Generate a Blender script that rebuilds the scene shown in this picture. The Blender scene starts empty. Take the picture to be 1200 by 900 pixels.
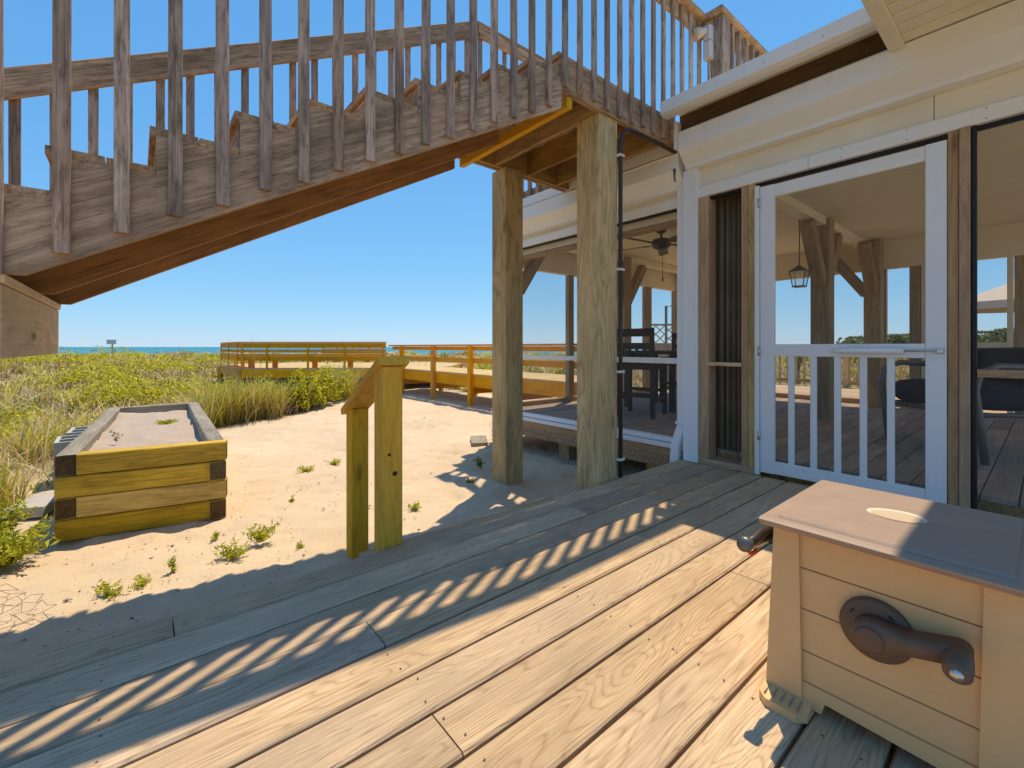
import bpy, bmesh, math, random
import numpy as np
from mathutils import Matrix, Vector, noise
R_ = math.radians
random.seed(7); rng = np.random.default_rng(11)
sc = bpy.context.scene
COL = sc.collection

# ------------------------------------------------------------------ camera
F_PX = 526.5
ANG = math.atan2(630, F_PX)                 # heading measured from the +X (house) axis
FW = Vector((math.cos(ANG), math.sin(ANG), 0)); RT = Vector((math.sin(ANG), -math.cos(ANG), 0))
CH = 0.89
cd = bpy.data.cameras.new('camera'); cam = bpy.data.objects.new('camera', cd); COL.objects.link(cam)
cam.location = (0, 0, CH); cam.rotation_euler = (R_(90), 0, ANG - R_(90))
cd.sensor_width = 36; cd.lens = 36 * F_PX / 1200
cd.shift_y = -(450 - 406.5) / 1200
cd.clip_start = 0.05; cd.clip_end = 60000
sc.camera = cam

# ------------------------------------------------------------------ light
KX, KY = 0.313, 0.175                        # shadow shift per metre of height
EL = math.atan2(1, math.hypot(KX, KY)); AZ = math.atan2(KX, KY)
w = bpy.data.worlds.new('World'); sc.world = w; w.use_nodes = True
nt = w.node_tree; bg = nt.nodes['Background']
sky = nt.nodes.new('ShaderNodeTexSky'); sky.sky_type = 'NISHITA'; sky.sun_disc = False
sky.sun_elevation = EL; sky.sun_rotation = AZ
sky.altitude = 0; sky.air_density = 1.0; sky.dust_density = 0.0; sky.ozone_density = 5.0
sp = nt.nodes.new('ShaderNodeSeparateColor'); cb = nt.nodes.new('ShaderNodeCombineColor'); nt.links.new(sky.outputs[0], sp.inputs[0])
for i, (gm, k) in enumerate(((.78, .39), (.52, .89), (.30, 1.80))):     # clear coastal air: compress the white horizon glow evenly over the whole sky
    a = nt.nodes.new('ShaderNodeMath'); a.operation = 'POWER'; a.inputs[1].default_value = gm; nt.links.new(sp.outputs[i], a.inputs[0])
    b = nt.nodes.new('ShaderNodeMath'); b.operation = 'MULTIPLY'; b.inputs[1].default_value = k; nt.links.new(a.outputs[0], b.inputs[0]); nt.links.new(b.outputs[0], cb.inputs[i])
nt.links.new(cb.outputs[0], bg.inputs[0]); bg.inputs[1].default_value = 0.15
sd = bpy.data.lights.new('sun', 'SUN'); sd.energy = 2.4; sd.angle = R_(0.53); sd.color = (1, .84, .60)
so = bpy.data.objects.new('sun', sd); COL.objects.link(so)
so.rotation_euler = Vector((KX, KY, 1)).to_track_quat('Z', 'Y').to_euler(); so.location = (3, 2, 12)
sc.view_settings.view_transform = 'Standard'; sc.view_settings.look = 'None'
sc.view_settings.exposure = 1.0; sc.view_settings.gamma = 1

# ------------------------------------------------------------------ materials
def lin(r, g, b):
    f = lambda c: (c/255/12.92) if c/255 <= .04045 else ((c/255+.055)/1.055)**2.4
    return (f(r), f(g), f(b), 1)
class NT:
    def __init__(s, name):
        s.m = bpy.data.materials.new(name); s.m.use_nodes = True; s.t = s.m.node_tree; s.n = s.t.nodes; s.l = s.t.links
        s.b = s.n['Principled BSDF']; s.out = s.n['Material Output']
    def new(s, t, **k):
        n = s.n.new(t)
        for a, v in k.items(): setattr(n, a, v)
        return n
    def set(s, sock, v):
        if hasattr(v, 'is_output'): s.l.new(v, sock)
        else: sock.default_value = v
    def math(s, op, a, b=0.0, c=0.0, clamp=False):
        n = s.new('ShaderNodeMath', operation=op); n.use_clamp = clamp
        for i, v in enumerate((a, b, c)):
            if len(n.inputs) > i: s.set(n.inputs[i], v)
        return n.outputs[0]
    def mix(s, f, a, b, bt='MIX'):
        n = s.new('ShaderNodeMix', data_type='RGBA', blend_type=bt)
        s.set(n.inputs[0], f); s.set(n.inputs[6], a); s.set(n.inputs[7], b); return n.outputs[2]
    def noise(s, vec, scale, detail=3, rough=.55, dist=0):
        n = s.new('ShaderNodeTexNoise'); s.set(n.inputs['Vector'], vec); n.inputs['Scale'].default_value = scale
        n.inputs['Detail'].default_value = detail; n.inputs['Roughness'].default_value = rough; n.inputs['Distortion'].default_value = dist
        return n.outputs[0]
    def map(s, vec, scale=(1,1,1), loc=(0,0,0)):
        n = s.new('ShaderNodeMapping'); s.set(n.inputs[0], vec); n.inputs['Scale'].default_value = scale; s.set(n.inputs['Location'], loc); return n.outputs[0]
    def ramp(s, f, stops):
        n = s.new('ShaderNodeValToRGB'); e = n.color_ramp.elements
        while len(e) < len(stops): e.new(.5)
        for i, (p, c) in enumerate(stops): e[i].position = p; e[i].color = c if len(c) == 4 else (*c, 1)
        s.set(n.inputs[0], f); return n.outputs[0]
    def bump(s, h, strength, dist=.01):
        n = s.new('ShaderNodeBump'); n.inputs['Strength'].default_value = strength; n.inputs['Distance'].default_value = dist
        s.set(n.inputs['Height'], h); s.l.new(n.outputs[0], s.b.inputs['Normal'])
    def coord(s, rnd=True):
        tc = s.new('ShaderNodeTexCoord')
        if not rnd: return tc.outputs['Object']
        oi = s.new('ShaderNodeObjectInfo')
        cv = s.new('ShaderNodeCombineXYZ')
        s.l.new(s.math('MULTIPLY', oi.outputs['Random'], 61.0), cv.inputs[0]); s.l.new(s.math('MULTIPLY', oi.outputs['Random'], 23.0), cv.inputs[1]); s.l.new(s.math('MULTIPLY', oi.outputs['Random'], 37.0), cv.inputs[2])
        va = s.new('ShaderNodeVectorMath', operation='ADD'); s.l.new(tc.outputs['Object'], va.inputs[0]); s.l.new(cv.outputs[0], va.inputs[1])
        s.rand = oi.outputs['Random']; return va.outputs[0]

def wood(name, light, dark, ring=11, ringf=.5, fibre=.5, blotch=.35, stain=None, stainf=.0, knots=.5, rough=.8, vary=.18, cross=6.0, bump=.35, grit=.3):
    s = NT(name); v = s.coord()
    n1 = s.noise(s.map(v, (.8, cross, cross)), 1.0, 2.5, .5, .35)
    rg = s.math('PINGPONG', s.math('MULTIPLY', n1, float(ring)), .5)
    rg = s.ramp(s.math('MULTIPLY', rg, 2.0), [(.0, (0,0,0)), (.30, (.75,.75,.75)), (1.0, (1,1,1))])
    fb = s.noise(s.map(v, (2.6, 190, 190)), 1.0, 3, .65)
    fb = s.ramp(fb, [(.32, (0,0,0)), (.68, (1,1,1))])
    bl = s.noise(s.map(v, (1.6, 5, 5)), 1.0, 4, .6)
    f = s.math('ADD', s.math('MULTIPLY', rg, ringf), s.math('MULTIPLY', fb, fibre))
    f = s.math('MULTIPLY', f, 1/(ringf+fibre))
    c = s.mix(f, dark, light)
    b2 = s.ramp(bl, [(.3, (1-blotch,)*3), (.7, (1.0,)*3)])
    c = s.mix(1.0, c, b2, 'MULTIPLY')
    if stain is not None:
        sn = s.ramp(s.noise(s.map(v, (.8, 2.2, 2.2), (5,3,1)), 1.6, 6, .68), [(.48, (0,0,0)), (.66, (1,1,1))])
        c = s.mix(s.math('MULTIPLY', sn, stainf), c, stain)
    if knots > 0:
        vo = s.new('ShaderNodeTexVoronoi'); s.set(vo.inputs['Vector'], s.map(v, (1.5, 5.5, 5.5))); vo.inputs['Scale'].default_value = 1.0
        k = s.ramp(vo.outputs['Distance'], [(.05, (1,1,1)), (.11, (0,0,0))])
        c = s.mix(s.math('MULTIPLY', k, knots), c, (dark[0]*.35, dark[1]*.3, dark[2]*.25, 1))
    if grit > 0:
        gr = s.ramp(s.noise(s.map(v, (9, 55, 55), (2,7,4)), 1.0, 5, .7), [(.36, (1,1,1)), (.52, (0,0,0))])
        c = s.mix(s.math('MULTIPLY', gr, grit), c, (dark[0]*.45, dark[1]*.42, dark[2]*.4, 1))
    hs = s.new('ShaderNodeHueSaturation'); s.set(hs.inputs['Color'], c)
    s.set(hs.inputs['Value'], s.math('MULTIPLY_ADD', s.rand, vary*2, 1-vary))
    s.set(hs.inputs['Saturation'], s.math('MULTIPLY_ADD', s.math('FRACT', s.math('MULTIPLY', s.rand, 7.31)), vary*1.6, 1-vary*.8))
    s.l.new(hs.outputs[0], s.b.inputs['Base Color'])
    s.b.inputs['Roughness'].default_value = rough; s.b.inputs['Specular IOR Level'].default_value = .25
    s.bump(s.math('ADD', s.math('MULTIPLY', fb, .6), s.math('MULTIPLY', rg, .4)), bump, .004)
    return s.m
def paint(name, col, rough=.45, dirt=.12, dcol=(.45,.38,.28,1), bump=.03, sp=.4):
    s = NT(name); v = s.coord()
    n = s.ramp(s.noise(v, 2.3, 6, .65), [(.42, (0,0,0)), (.75, (1,1,1))])
    n2 = s.noise(s.map(v, (3, 60, 60)), 1, 2)
    c = s.mix(s.math('MULTIPLY', n, dirt), col, dcol)
    st_ = s.ramp(s.noise(s.map(v, (1.2, 9, 9), (4,4,4)), 1.0, 6, .7), [(.55, (0,0,0)), (.72, (1,1,1))])
    c = s.mix(s.math('MULTIPLY', st_, dirt*1.4), c, (.52,.42,.29,1))
    c = s.mix(s.math('MULTIPLY', n2, .12), c, (col[0]*.7, col[1]*.7, col[2]*.7, 1))
    s.l.new(c, s.b.inputs['Base Color']); s.b.inputs['Roughness'].default_value = rough; s.b.inputs['Specular IOR Level'].default_value = sp
    s.bump(s.noise(v, 70, 3), bump, .003)
    return s.m
def plain(name, col, rough=.6, metal=0, var=.25, scale=14, bump=.08, sp=.4):
    s = NT(name); v = s.coord()
    n = s.noise(v, scale, 5, .6)
    c = s.mix(s.math('MULTIPLY', n, var*2), col, (col[0]*.55, col[1]*.55, col[2]*.55, 1))
    d1 = s.ramp(s.noise(v, 3.2, 7, .72), [(.50, (0,0,0)), (.70, (1,1,1))])
    c = s.mix(s.math('MULTIPLY', d1, var*.9), c, (min(1, col[0]*1.25+.05), min(1, col[1]*1.25+.05), min(1, col[2]*1.25+.05), 1))
    sc_ = s.ramp(s.noise(s.map(v, (18, 90, 18)), 1.0, 5, .7), [(.62, (0,0,0)), (.70, (1,1,1))])
    c = s.mix(s.math('MULTIPLY', sc_, var), c, (col[0]*.45, col[1]*.42, col[2]*.4, 1))
    s.l.new(c, s.b.inputs['Base Color']); s.b.inputs['Roughness'].default_value = rough; s.b.inputs['Metallic'].default_value = metal; s.b.inputs['Specular IOR Level'].default_value = sp
    s.bump(n, bump, .004); return s.m

M = {}
M['deck'] = wood('deck_wood', (.82,.60,.37,1), (.40,.255,.135,1), ring=30, ringf=.45, fibre=.55, blotch=.30, stain=(.40,.29,.20,1), stainf=.5, knots=.35, vary=.13, bump=.6, grit=.12, cross=6.5)
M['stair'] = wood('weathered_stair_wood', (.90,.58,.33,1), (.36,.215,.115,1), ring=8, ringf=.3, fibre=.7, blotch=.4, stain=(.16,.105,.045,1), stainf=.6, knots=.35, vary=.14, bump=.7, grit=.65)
M['baluster'] = wood('grey_baluster_wood', (.86,.61,.43,1), (.34,.22,.15,1), ring=7, ringf=.3, fibre=.7, blotch=.45, stain=(.16,.105,.07,1), stainf=.65, knots=.5, vary=.16, bump=.7, grit=.75)
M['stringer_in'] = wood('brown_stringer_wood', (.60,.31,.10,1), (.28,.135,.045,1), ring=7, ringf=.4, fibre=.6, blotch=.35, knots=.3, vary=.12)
M['post'] = wood('treated_post_wood', (.90,.65,.30,1), (.42,.28,.10,1), ring=13, ringf=.5, fibre=.5, blotch=.3, stain=(.16,.15,.06,1), stainf=.35, knots=.55, vary=.1, cross=4.5)
M['joist'] = wood('joist_wood', (.70,.42,.13,1), (.32,.17,.05,1), ring=9, blotch=.4, stain=(.08,.055,.03,1), stainf=.5, knots=.3, vary=.15)
M['pine'] = wood('new_pine_wood', (.97,.53,.025,1), (.66,.32,.012,1), ring=9, ringf=.45, fibre=.55, blotch=.18, knots=.6, vary=.05, cross=4)
M['pine2'] = wood('boardwalk_pine_wood', (.97,.45,.02,1), (.80,.32,.01,1), ring=8, blotch=.2, knots=.4, vary=.14)
M['pinefloor'] = wood('boardwalk_floor_wood', (.74,.55,.26,1), (.56,.38,.15,1), ring=8, blotch=.15, knots=.3, vary=.1)
M['timber'] = wood('planter_timber_wood', (.90,.60,.08,1), (.46,.28,.035,1), ring=10, blotch=.35, stain=(.15,.11,.03,1), stainf=.45, knots=.6, vary=.16)
M['timbertop'] = wood('grey_timber_wood', (.46,.40,.30,1), (.24,.20,.14,1), ring=9, blotch=.3, stain=(.14,.12,.09,1), stainf=.4, knots=.3, vary=.08)
M['endgrain'] = wood('dark_end_grain', (.20,.135,.06,1), (.06,.04,.018,1), ring=6, cross=14, blotch=.5, knots=0, vary=.2)
M['landing'] = wood('pale_landing_wood', (.88,.62,.34,1), (.66,.44,.22,1), ring=6, blotch=.2, knots=.9, vary=.08, cross=4)
M['stud'] = wood('stud_wood', (.68,.44,.25,1), (.44,.26,.14,1), ring=9, blotch=.3, knots=.6, vary=.15)
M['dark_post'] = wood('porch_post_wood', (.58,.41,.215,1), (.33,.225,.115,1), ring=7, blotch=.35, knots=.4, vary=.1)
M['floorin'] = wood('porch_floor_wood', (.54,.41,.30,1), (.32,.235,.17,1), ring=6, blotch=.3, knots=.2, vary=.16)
M['brown'] = wood('brown_fascia_wood', (.20,.125,.06,1), (.095,.055,.025,1), ring=10, blotch=.3, knots=.2, vary=.1)
M['white'] = paint('white_paint', (.88,.85,.78,1), dirt=.10)
M['cream'] = paint('cream_paint', (.88,.78,.58,1), dirt=.20, rough=.55)
M['vinyl'] = paint('white_vinyl', (.87,.86,.85,1), rough=.35, dirt=.07)
M['ceil'] = paint('ceiling_paint', (.86,.76,.55,1), dirt=.15, rough=.6)
M['box'] = plain('tan_plastic', (.80,.475,.205,1), .5, var=.12, scale=60, bump=.12)
M['lid'] = plain('brown_lid_plastic', (.42,.295,.215,1), .48, var=.32, scale=9, bump=.15)
M['darkpl'] = plain('dark_brown_plastic', (.17,.10,.06,1), .5, var=.25, scale=30, bump=.12, sp=.3)
M['blackpl'] = plain('black_plastic', (.02,.018,.017,1), .35, var=.2)
M['blackframe'] = plain('black_frame', (.012,.011,.011,1), .5)
M['conduit'] = plain('dark_conduit', (.045,.035,.032,1), .45)
M['steel'] = plain('galvanised_steel', (.55,.55,.55,1), .4, .8)
M['rust'] = plain('rusty_wire', (.14,.10,.07,1), .7, .3)
M['tin'] = plain('dark_corrugated_tin', (.24,.18,.11,1), .5, .35, var=.45, scale=6)
M['cush'] = plain('black_fabric', (.018,.017,.02,1), .9, var=.2, scale=80, bump=.3)
M['greymetal'] = plain('grey_metal', (.20,.185,.17,1), .4, .5)
M['darkwood'] = wood('dark_chair_wood', (.10,.068,.045,1), (.045,.03,.02,1), ring=5, blotch=.2, knots=0, vary=.1)
M['fan'] = plain('dark_bronze', (.05,.04,.03,1), .45, .4)
M['concrete'] = plain('concrete', (.50,.47,.42,1), .9, var=.2, scale=25, bump=.4)
M['orange'] = plain('orange_plastic', (.75,.11,.03,1), .4, var=.1)
M['chrome'] = plain('brushed_metal', (.62,.60,.57,1), .3, .85)
M['fabric'] = plain('beige_canvas', (.62,.50,.38,1), .85, var=.12)
M['signw'] = plain('sign_face', (.62,.60,.58,1), .5, var=.15)
M['worn'] = plain('worn_tan_plastic', (.62,.47,.30,1), .5, var=.15, scale=20)
M['wornrim'] = plain('worn_pale_plastic', (.80,.70,.52,1), .5, var=.1, scale=20)
s = NT('lantern_glass'); tr = s.new('ShaderNodeBsdfTransparent'); gl = s.new('ShaderNodeBsdfGlossy'); gl.inputs['Roughness'].default_value = .15; mx = s.new('ShaderNodeMixShader'); mx.inputs[0].default_value = .18
s.l.new(tr.outputs[0], mx.inputs[1]); s.l.new(gl.outputs[0], mx.inputs[2]); s.l.new(mx.outputs[0], s.out.inputs[0]); M['glass'] = s.m
s = NT('insect_screen')
tr = s.new('ShaderNodeBsdfTransparent'); tr.inputs[0].default_value = (1,1,1,1); mx = s.new('ShaderNodeMixShader')
s.b.inputs['Base Color'].default_value = (.26,.24,.21,1); s.b.inputs['Roughness'].default_value = .6
s.l.new(s.math('MULTIPLY_ADD', s.noise(s.coord(False), 1.5, 3), .08, .10), mx.inputs[0]); s.l.new(tr.outputs[0], mx.inputs[1]); s.l.new(s.b.outputs[0], mx.inputs[2]); s.l.new(mx.outputs[0], s.out.inputs[0]); M['screen'] = s.m

# sand
s = NT('sand'); v = s.coord(False)
n1 = s.noise(v, .9, 6, .6); n2 = s.noise(v, 7, 6, .65); n3 = s.noise(v, 130, 3, .7); n4 = s.noise(v, 26, 5, .7)
c = s.ramp(n1, [(.3, (.64,.49,.325)), (.7, (.76,.60,.42))])
c = s.mix(s.math('MULTIPLY', s.ramp(n2, [(.52, (0,0,0)), (.75, (1,1,1))]), .35), c, (.47,.325,.205,1))
c = s.mix(s.math('MULTIPLY', s.ramp(n3, [(.58, (0,0,0)), (.72, (1,1,1))]), .40), c, (.36,.25,.16,1))
at = s.new('ShaderNodeAttribute', attribute_name='litter')
lit = s.mix(n4, (.34,.255,.13,1), (.20,.155,.065,1))
c = s.mix(s.math('MULTIPLY', at.outputs['Fac'], s.ramp(n4, [(.2, (.55,)*3), (.55, (1,)*3)])), c, lit)
s.l.new(c, s.b.inputs['Base Color']); s.b.inputs['Roughness'].default_value = .95; s.b.inputs['Specular IOR Level'].default_value = .1
s.bump(s.math('ADD', s.math('MULTIPLY', n4, .75), s.math('MULTIPLY', n3, .25)), .65, .03); M['sand'] = s.m
# sea
s = NT('sea_water'); v = s.coord(False)
nn = s.noise(s.map(v, (.02, .1, .1)), 1, 5, .6)
s.l.new(s.mix(nn, (.012,.17,.215,1), (.02,.25,.29,1)), s.b.inputs['Base Color']); s.b.inputs['Roughness'].default_value = .35; s.b.inputs['Specular IOR Level'].default_value = .25
s.bump(s.noise(s.map(v, (.25, .6, .6)), 1, 4), .6, .5); M['sea'] = s.m
# foliage coloured per blade
def foliage(name, trans=.35, rough=.6):
    s = NT(name); at = s.new('ShaderNodeAttribute', attribute_name='Col')
    df = s.new('ShaderNodeBsdfTranslucent'); mx = s.new('ShaderNodeMixShader'); mx.inputs[0].default_value = trans
    s.l.new(at.outputs['Color'], s.b.inputs['Base Color']); s.l.new(at.outputs['Color'], df.inputs[0]); s.b.inputs['Roughness'].default_value = rough; s.b.inputs['Specular IOR Level'].default_value = .2
    s.l.new(s.b.outputs[0], mx.inputs[1]); s.l.new(df.outputs[0], mx.inputs[2]); s.l.new(mx.outputs[0], s.out.inputs[0]); return s.m
M['grass'] = foliage('grass_blades', .3); M['leaf'] = foliage('leaves', .35)

# ------------------------------------------------------------------ object helpers
WM = {}
def tag(o, label=None, cat=None, group=None, kind=None):
    if label: o['label'] = label
    if cat: o['category'] = cat
    if group: o['group'] = group
    if kind: o['kind'] = kind
    return o
def place(o, mw, parent=None):
    COL.objects.link(o); mw = mw if isinstance(mw, Matrix) else Matrix.Translation(mw); WM[o] = mw
    if parent is not None:
        o.parent = parent; o.matrix_local = WM[parent].inverted() @ mw
    else: o.matrix_local = mw
    return o
def empty(name, loc, label=None, cat=None, group=None, kind=None, parent=None, rz=0):
    o = bpy.data.objects.new(name, None); o.empty_display_size = .1
    place(o, Matrix.Translation(loc) @ Matrix.Rotation(rz, 4, 'Z'), parent); return tag(o, label, cat, group, kind)
def mk(name, verts, faces, mat, parent=None, mw=None, smooth=False):
    me = bpy.data.meshes.new(name); me.from_pydata([tuple(v) for v in verts], [], faces); me.update()
    bm = bmesh.new(); bm.from_mesh(me); bmesh.ops.recalc_face_normals(bm, faces=bm.faces); bm.to_mesh(me); bm.free()
    if smooth: me.polygons.foreach_set('use_smooth', [True]*len(me.polygons))
    if mat: me.materials.append(M[mat] if isinstance(mat, str) else mat)
    o = bpy.data.objects.new(name, me); return place(o, mw if mw is not None else Matrix.Identity(4), parent)
CACHE = {}
def frame(a, b, up):
    a = Vector(a); b = Vector(b); x = (b-a); L = x.length; x.normalize(); u = Vector(up); z = (u - x*u.dot(x)).normalized(); y = z.cross(x)
    m = Matrix((x, y, z)).transposed().to_4x4(); m.translation = (a+b)/2; return m, L
def plank_mesh(L, wd, th, mat, ch):
    k = (round(L, 3), round(wd, 4), round(th, 4), mat, ch)
    if k in CACHE: return CACHE[k]
    h, t = wd/2, th/2; c = min(ch, h*.6, t*.6)
    prof = [(-h+c,-t),(h-c,-t),(h,-t+c),(h,t-c),(h-c,t),(-h+c,t),(-h,t-c),(-h,-t+c)]
    V = [(-L/2, y, z) for y, z in prof] + [(L/2, y, z) for y, z in prof]
    Fc = [[i, (i+1) % 8, 8+(i+1) % 8, 8+i] for i in range(8)] + [list(range(7, -1, -1)), list(range(8, 16))]
    me = bpy.data.meshes.new('plank'); me.from_pydata(V, [], Fc); me.update()
    bm = bmesh.new(); bm.from_mesh(me); bmesh.ops.recalc_face_normals(bm, faces=bm.faces); bm.to_mesh(me); bm.free()
    me.materials.append(M[mat]); CACHE[k] = me; return me
def plank(name, parent, a, b, wd, th, mat, up=(0,0,1), ch=.004):
    m, L = frame(a, b, up)
    return place(bpy.data.objects.new(name, plank_mesh(L, wd, th, mat, ch)), m, parent)
def box(name, parent, lo, hi, mat, axis='x', ch=.003):
    """axis-aligned board; its grain runs along axis"""
    lo = Vector(lo); hi = Vector(hi); c = (lo+hi)/2; d = hi-lo
    if axis == 'x': return plank(name, parent, (lo.x, c.y, c.z), (hi.x, c.y, c.z), d.y, d.z, mat, (0,0,1), ch)
    if axis == 'y': return plank(name, parent, (c.x, lo.y, c.z), (c.x, hi.y, c.z), d.x, d.z, mat, (0,0,1), ch)
    return plank(name, parent, (c.x, c.y, lo.z), (c.x, c.y, hi.z), d.y, d.x, mat, (1,0,0), ch)
def extr(name, parent, prof, axis, a, b, mat, smooth=False):
    """extrude a closed profile; axis y: prof=(x,z); axis x: prof=(y,z)"""
    n = len(prof)
    P = (lambda p, t: (p[0], t, p[1])) if axis == 'y' else (lambda p, t: (t, p[0], p[1]))
    V = [P(p, a) for p in prof] + [P(p, b) for p in prof]
    Fc = [[i, (i+1) % n, n+(i+1) % n, n+i] for i in range(n)] + [list(range(n)), list(range(n, 2*n))]
    c = Vector(P(((sum(p[0] for p in prof)/n), sum(p[1] for p in prof)/n), (a+b)/2))
    return mk(name, [Vector(v)-c for v in V], Fc, mat, parent, Matrix.Translation(c), smooth)
def tube(name, parent, pts, r, mat, n=8, cap=True):
    pts = [Vector(p) for p in pts]; rs = r if isinstance(r, (list, tuple)) else [r]*len(pts)
    c = pts[0].copy(); V = []; Fc = []
    prev = None
    for i, p in enumerate(pts):
        d = (pts[min(i+1, len(pts)-1)] - pts[max(i-1, 0)]).normalized()
        if prev is None: u = d.orthogonal().normalized()
        else: u = (prev - d*prev.dot(d)).normalized()
        prev = u; v = d.cross(u)
        V += [p - c + (u*math.cos(2*math.pi*k/n) + v*math.sin(2*math.pi*k/n))*rs[i] for k in range(n)]
    for i in range(len(pts)-1):
        Fc += [[i*n+k, i*n+(k+1) % n, (i+1)*n+(k+1) % n, (i+1)*n+k] for k in range(n)]
    if cap: Fc += [list(range(n)), list(range((len(pts)-1)*n, len(pts)*n))]
    return mk(name, V, Fc, mat, parent, Matrix.Translation(c), True)
def tris_obj(name, verts, tris, mat, cols=None, parent=None, mw=None):
    me = bpy.data.meshes.new(name); nv = len(verts); nf = len(tris)
    me.vertices.add(nv); me.vertices.foreach_set('co', np.asarray(verts, 'f').ravel())
    me.loops.add(nf*3); me.loops.foreach_set('vertex_index', np.asarray(tris, 'i').ravel())
    me.polygons.add(nf); me.polygons.foreach_set('loop_start', np.arange(0, nf*3, 3, dtype='i'))
    if cols is not None:
        a = me.color_attributes.new('Col', 'FLOAT_COLOR', 'POINT'); a.data.foreach_set('color', np.asarray(cols, 'f').ravel())
    me.update(); me.validate(); me.materials.append(M[mat])
    return place(bpy.data.objects.new(name, me), mw if mw is not None else Matrix.Identity(4), parent)

# ------------------------------------------------------------------ terrain
SAND = [(-2.5,-8),(-2.2,1),(-.62,2.9),(-.58,3.7),(-.75,4.3),(-.50,5.0),(-.35,6.6),(.2,7.1),(1.0,7.75),(1.9,8.2),(2.8,9.2),(3.9,10.5),(5.0,11.3),(6.2,11.2),(6.9,8.5),(7.2,5.0),(12.2,4.9),(12.2,-8)]
SP = np.array(SAND)
def sdist(x, y):
    """signed distance to the open-sand polygon, positive outside"""
    x = np.asarray(x, float); y = np.asarray(y, float); d = np.full(x.shape, 1e9); ins = np.zeros(x.shape, bool)
    n = len(SP)
    for i in range(n):
        a = SP[i]; b = SP[(i+1) % n]; e = b-a
        t = np.clip(((x-a[0])*e[0]+(y-a[1])*e[1])/(e@e), 0, 1)
        d = np.minimum(d, np.hypot(x-a[0]-t*e[0], y-a[1]-t*e[1]))
        cnd = ((a[1] > y) != (b[1] > y)) & (x < e[0]*(y-a[1])/(e[1] if abs(e[1]) > 1e-9 else 1e-9)+a[0])
        ins ^= cnd
    return np.where(ins, -d, d)
def ss(a, b, x): t = np.clip((x-a)/(b-a), 0, 1); return t*t*(3-2*t)
def vnoise(x, y, s, seed=0.0):
    return np.array([noise.noise((float(a)*s+seed, float(b)*s-seed, seed)) for a, b in zip(np.ravel(x), np.ravel(y))]).reshape(np.shape(x))
def hfun(x, y):
    x = np.asarray(x, float); y = np.asarray(y, float)
    sdv = sdist(x, y); D = x*FW.x + y*FW.y
    z = -.31 + .36*ss(0, 24, sdv) + ss(.2, 5, sdv)*(.13*np.sin(x*.33+1.3)*np.cos(y*.27) + .06*np.sin(x*.9-y*.7))
    z = z + .05*ss(8, 30, sdv)*np.sin(x*.11+.6*np.sin(y*.07))
    z = z - 4.6*ss(52, 95, np.hypot(x, y))
    return z
def axis_pts(lo, hi, a, b, h, g):
    p = list(np.arange(a, b+1e-6, h)); st = h; q = b
    while q < hi: st = min(st*g, 6); q += st; p.append(q)
    st = h; q = a
    while q > lo: st = min(st*g, 6); q -= st; p.insert(0, q)
    return np.array(p)
gx = axis_pts(-120, 140, -1.0, 4.2, .045, 1.07); gy = axis_pts(-20, 140, 1.7, 7.5, .045, 1.07)
GX, GY = np.meshgrid(gx, gy, indexing='ij')
GZ = hfun(GX, GY)
fine = (sdist(GX, GY) < 3)
nz = np.zeros(GX.shape)
nz[fine] = vnoise(GX[fine], GY[fine], 2.3, 3.1)*.026 + vnoise(GX[fine], GY[fine], 7.5, 9.7)*.017
fr = np.random.default_rng(5)
for k in range(170):
    fx_, fy_ = fr.uniform(-.4, 4.8), fr.uniform(2.3, 10.2); a_ = fr.uniform(0, 3.14); L_ = fr.uniform(.07, .14)
    u_ = (GX-fx_)*math.cos(a_)+(GY-fy_)*math.sin(a_); w_ = -(GX-fx_)*math.sin(a_)+(GY-fy_)*math.cos(a_)
    q_ = (u_/L_)**2+(w_/(L_*.5))**2
    nz += (-.022*np.exp(-q_*1.2) + .009*np.exp(-((np.sqrt(q_)-1.6)/.5)**2))*(sdist(GX, GY) < -.1)
under = (GX > -2) & (GY < 1.9); nz[under] *= .3
GZ = GZ + nz
nx, ny = GX.shape
idx = np.arange(nx*ny).reshape(nx, ny)
q = np.stack([idx[:-1,:-1], idx[1:,:-1], idx[1:,1:], idx[:-1,1:]], -1).reshape(-1, 4)
tri = np.concatenate([q[:, [0,1,2]], q[:, [0,2,3]]])
ground = tris_obj('ground', np.stack([GX.ravel(), GY.ravel(), GZ.ravel()], -1), tri, 'sand')
ground.data.polygons.foreach_set('use_smooth', [True]*len(ground.data.polygons))
la = ground.data.attributes.new('litter', 'FLOAT', 'POINT')
lv = ss(-.25, .9, sdist(GX, GY) + .35*np.sin(GX*3.1)*np.sin(GY*2.7)).ravel()*(1-ss(48, 60, np.hypot(GX, GY))).ravel()
la.data.foreach_set('value', lv.astype('f'))
tag(ground, kind='structure')
def hz(x, y): return float(hfun(np.array([x]), np.array([y]))[0])
S = 30000
sea = mk('sea', [(-S,-S,0),(S,-S,0),(S,S,0),(-S,S,0)], [[0,1,2,3]], 'sea', None, Matrix.Translation((0,0,-2.6))); tag(sea, kind='structure')

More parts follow.
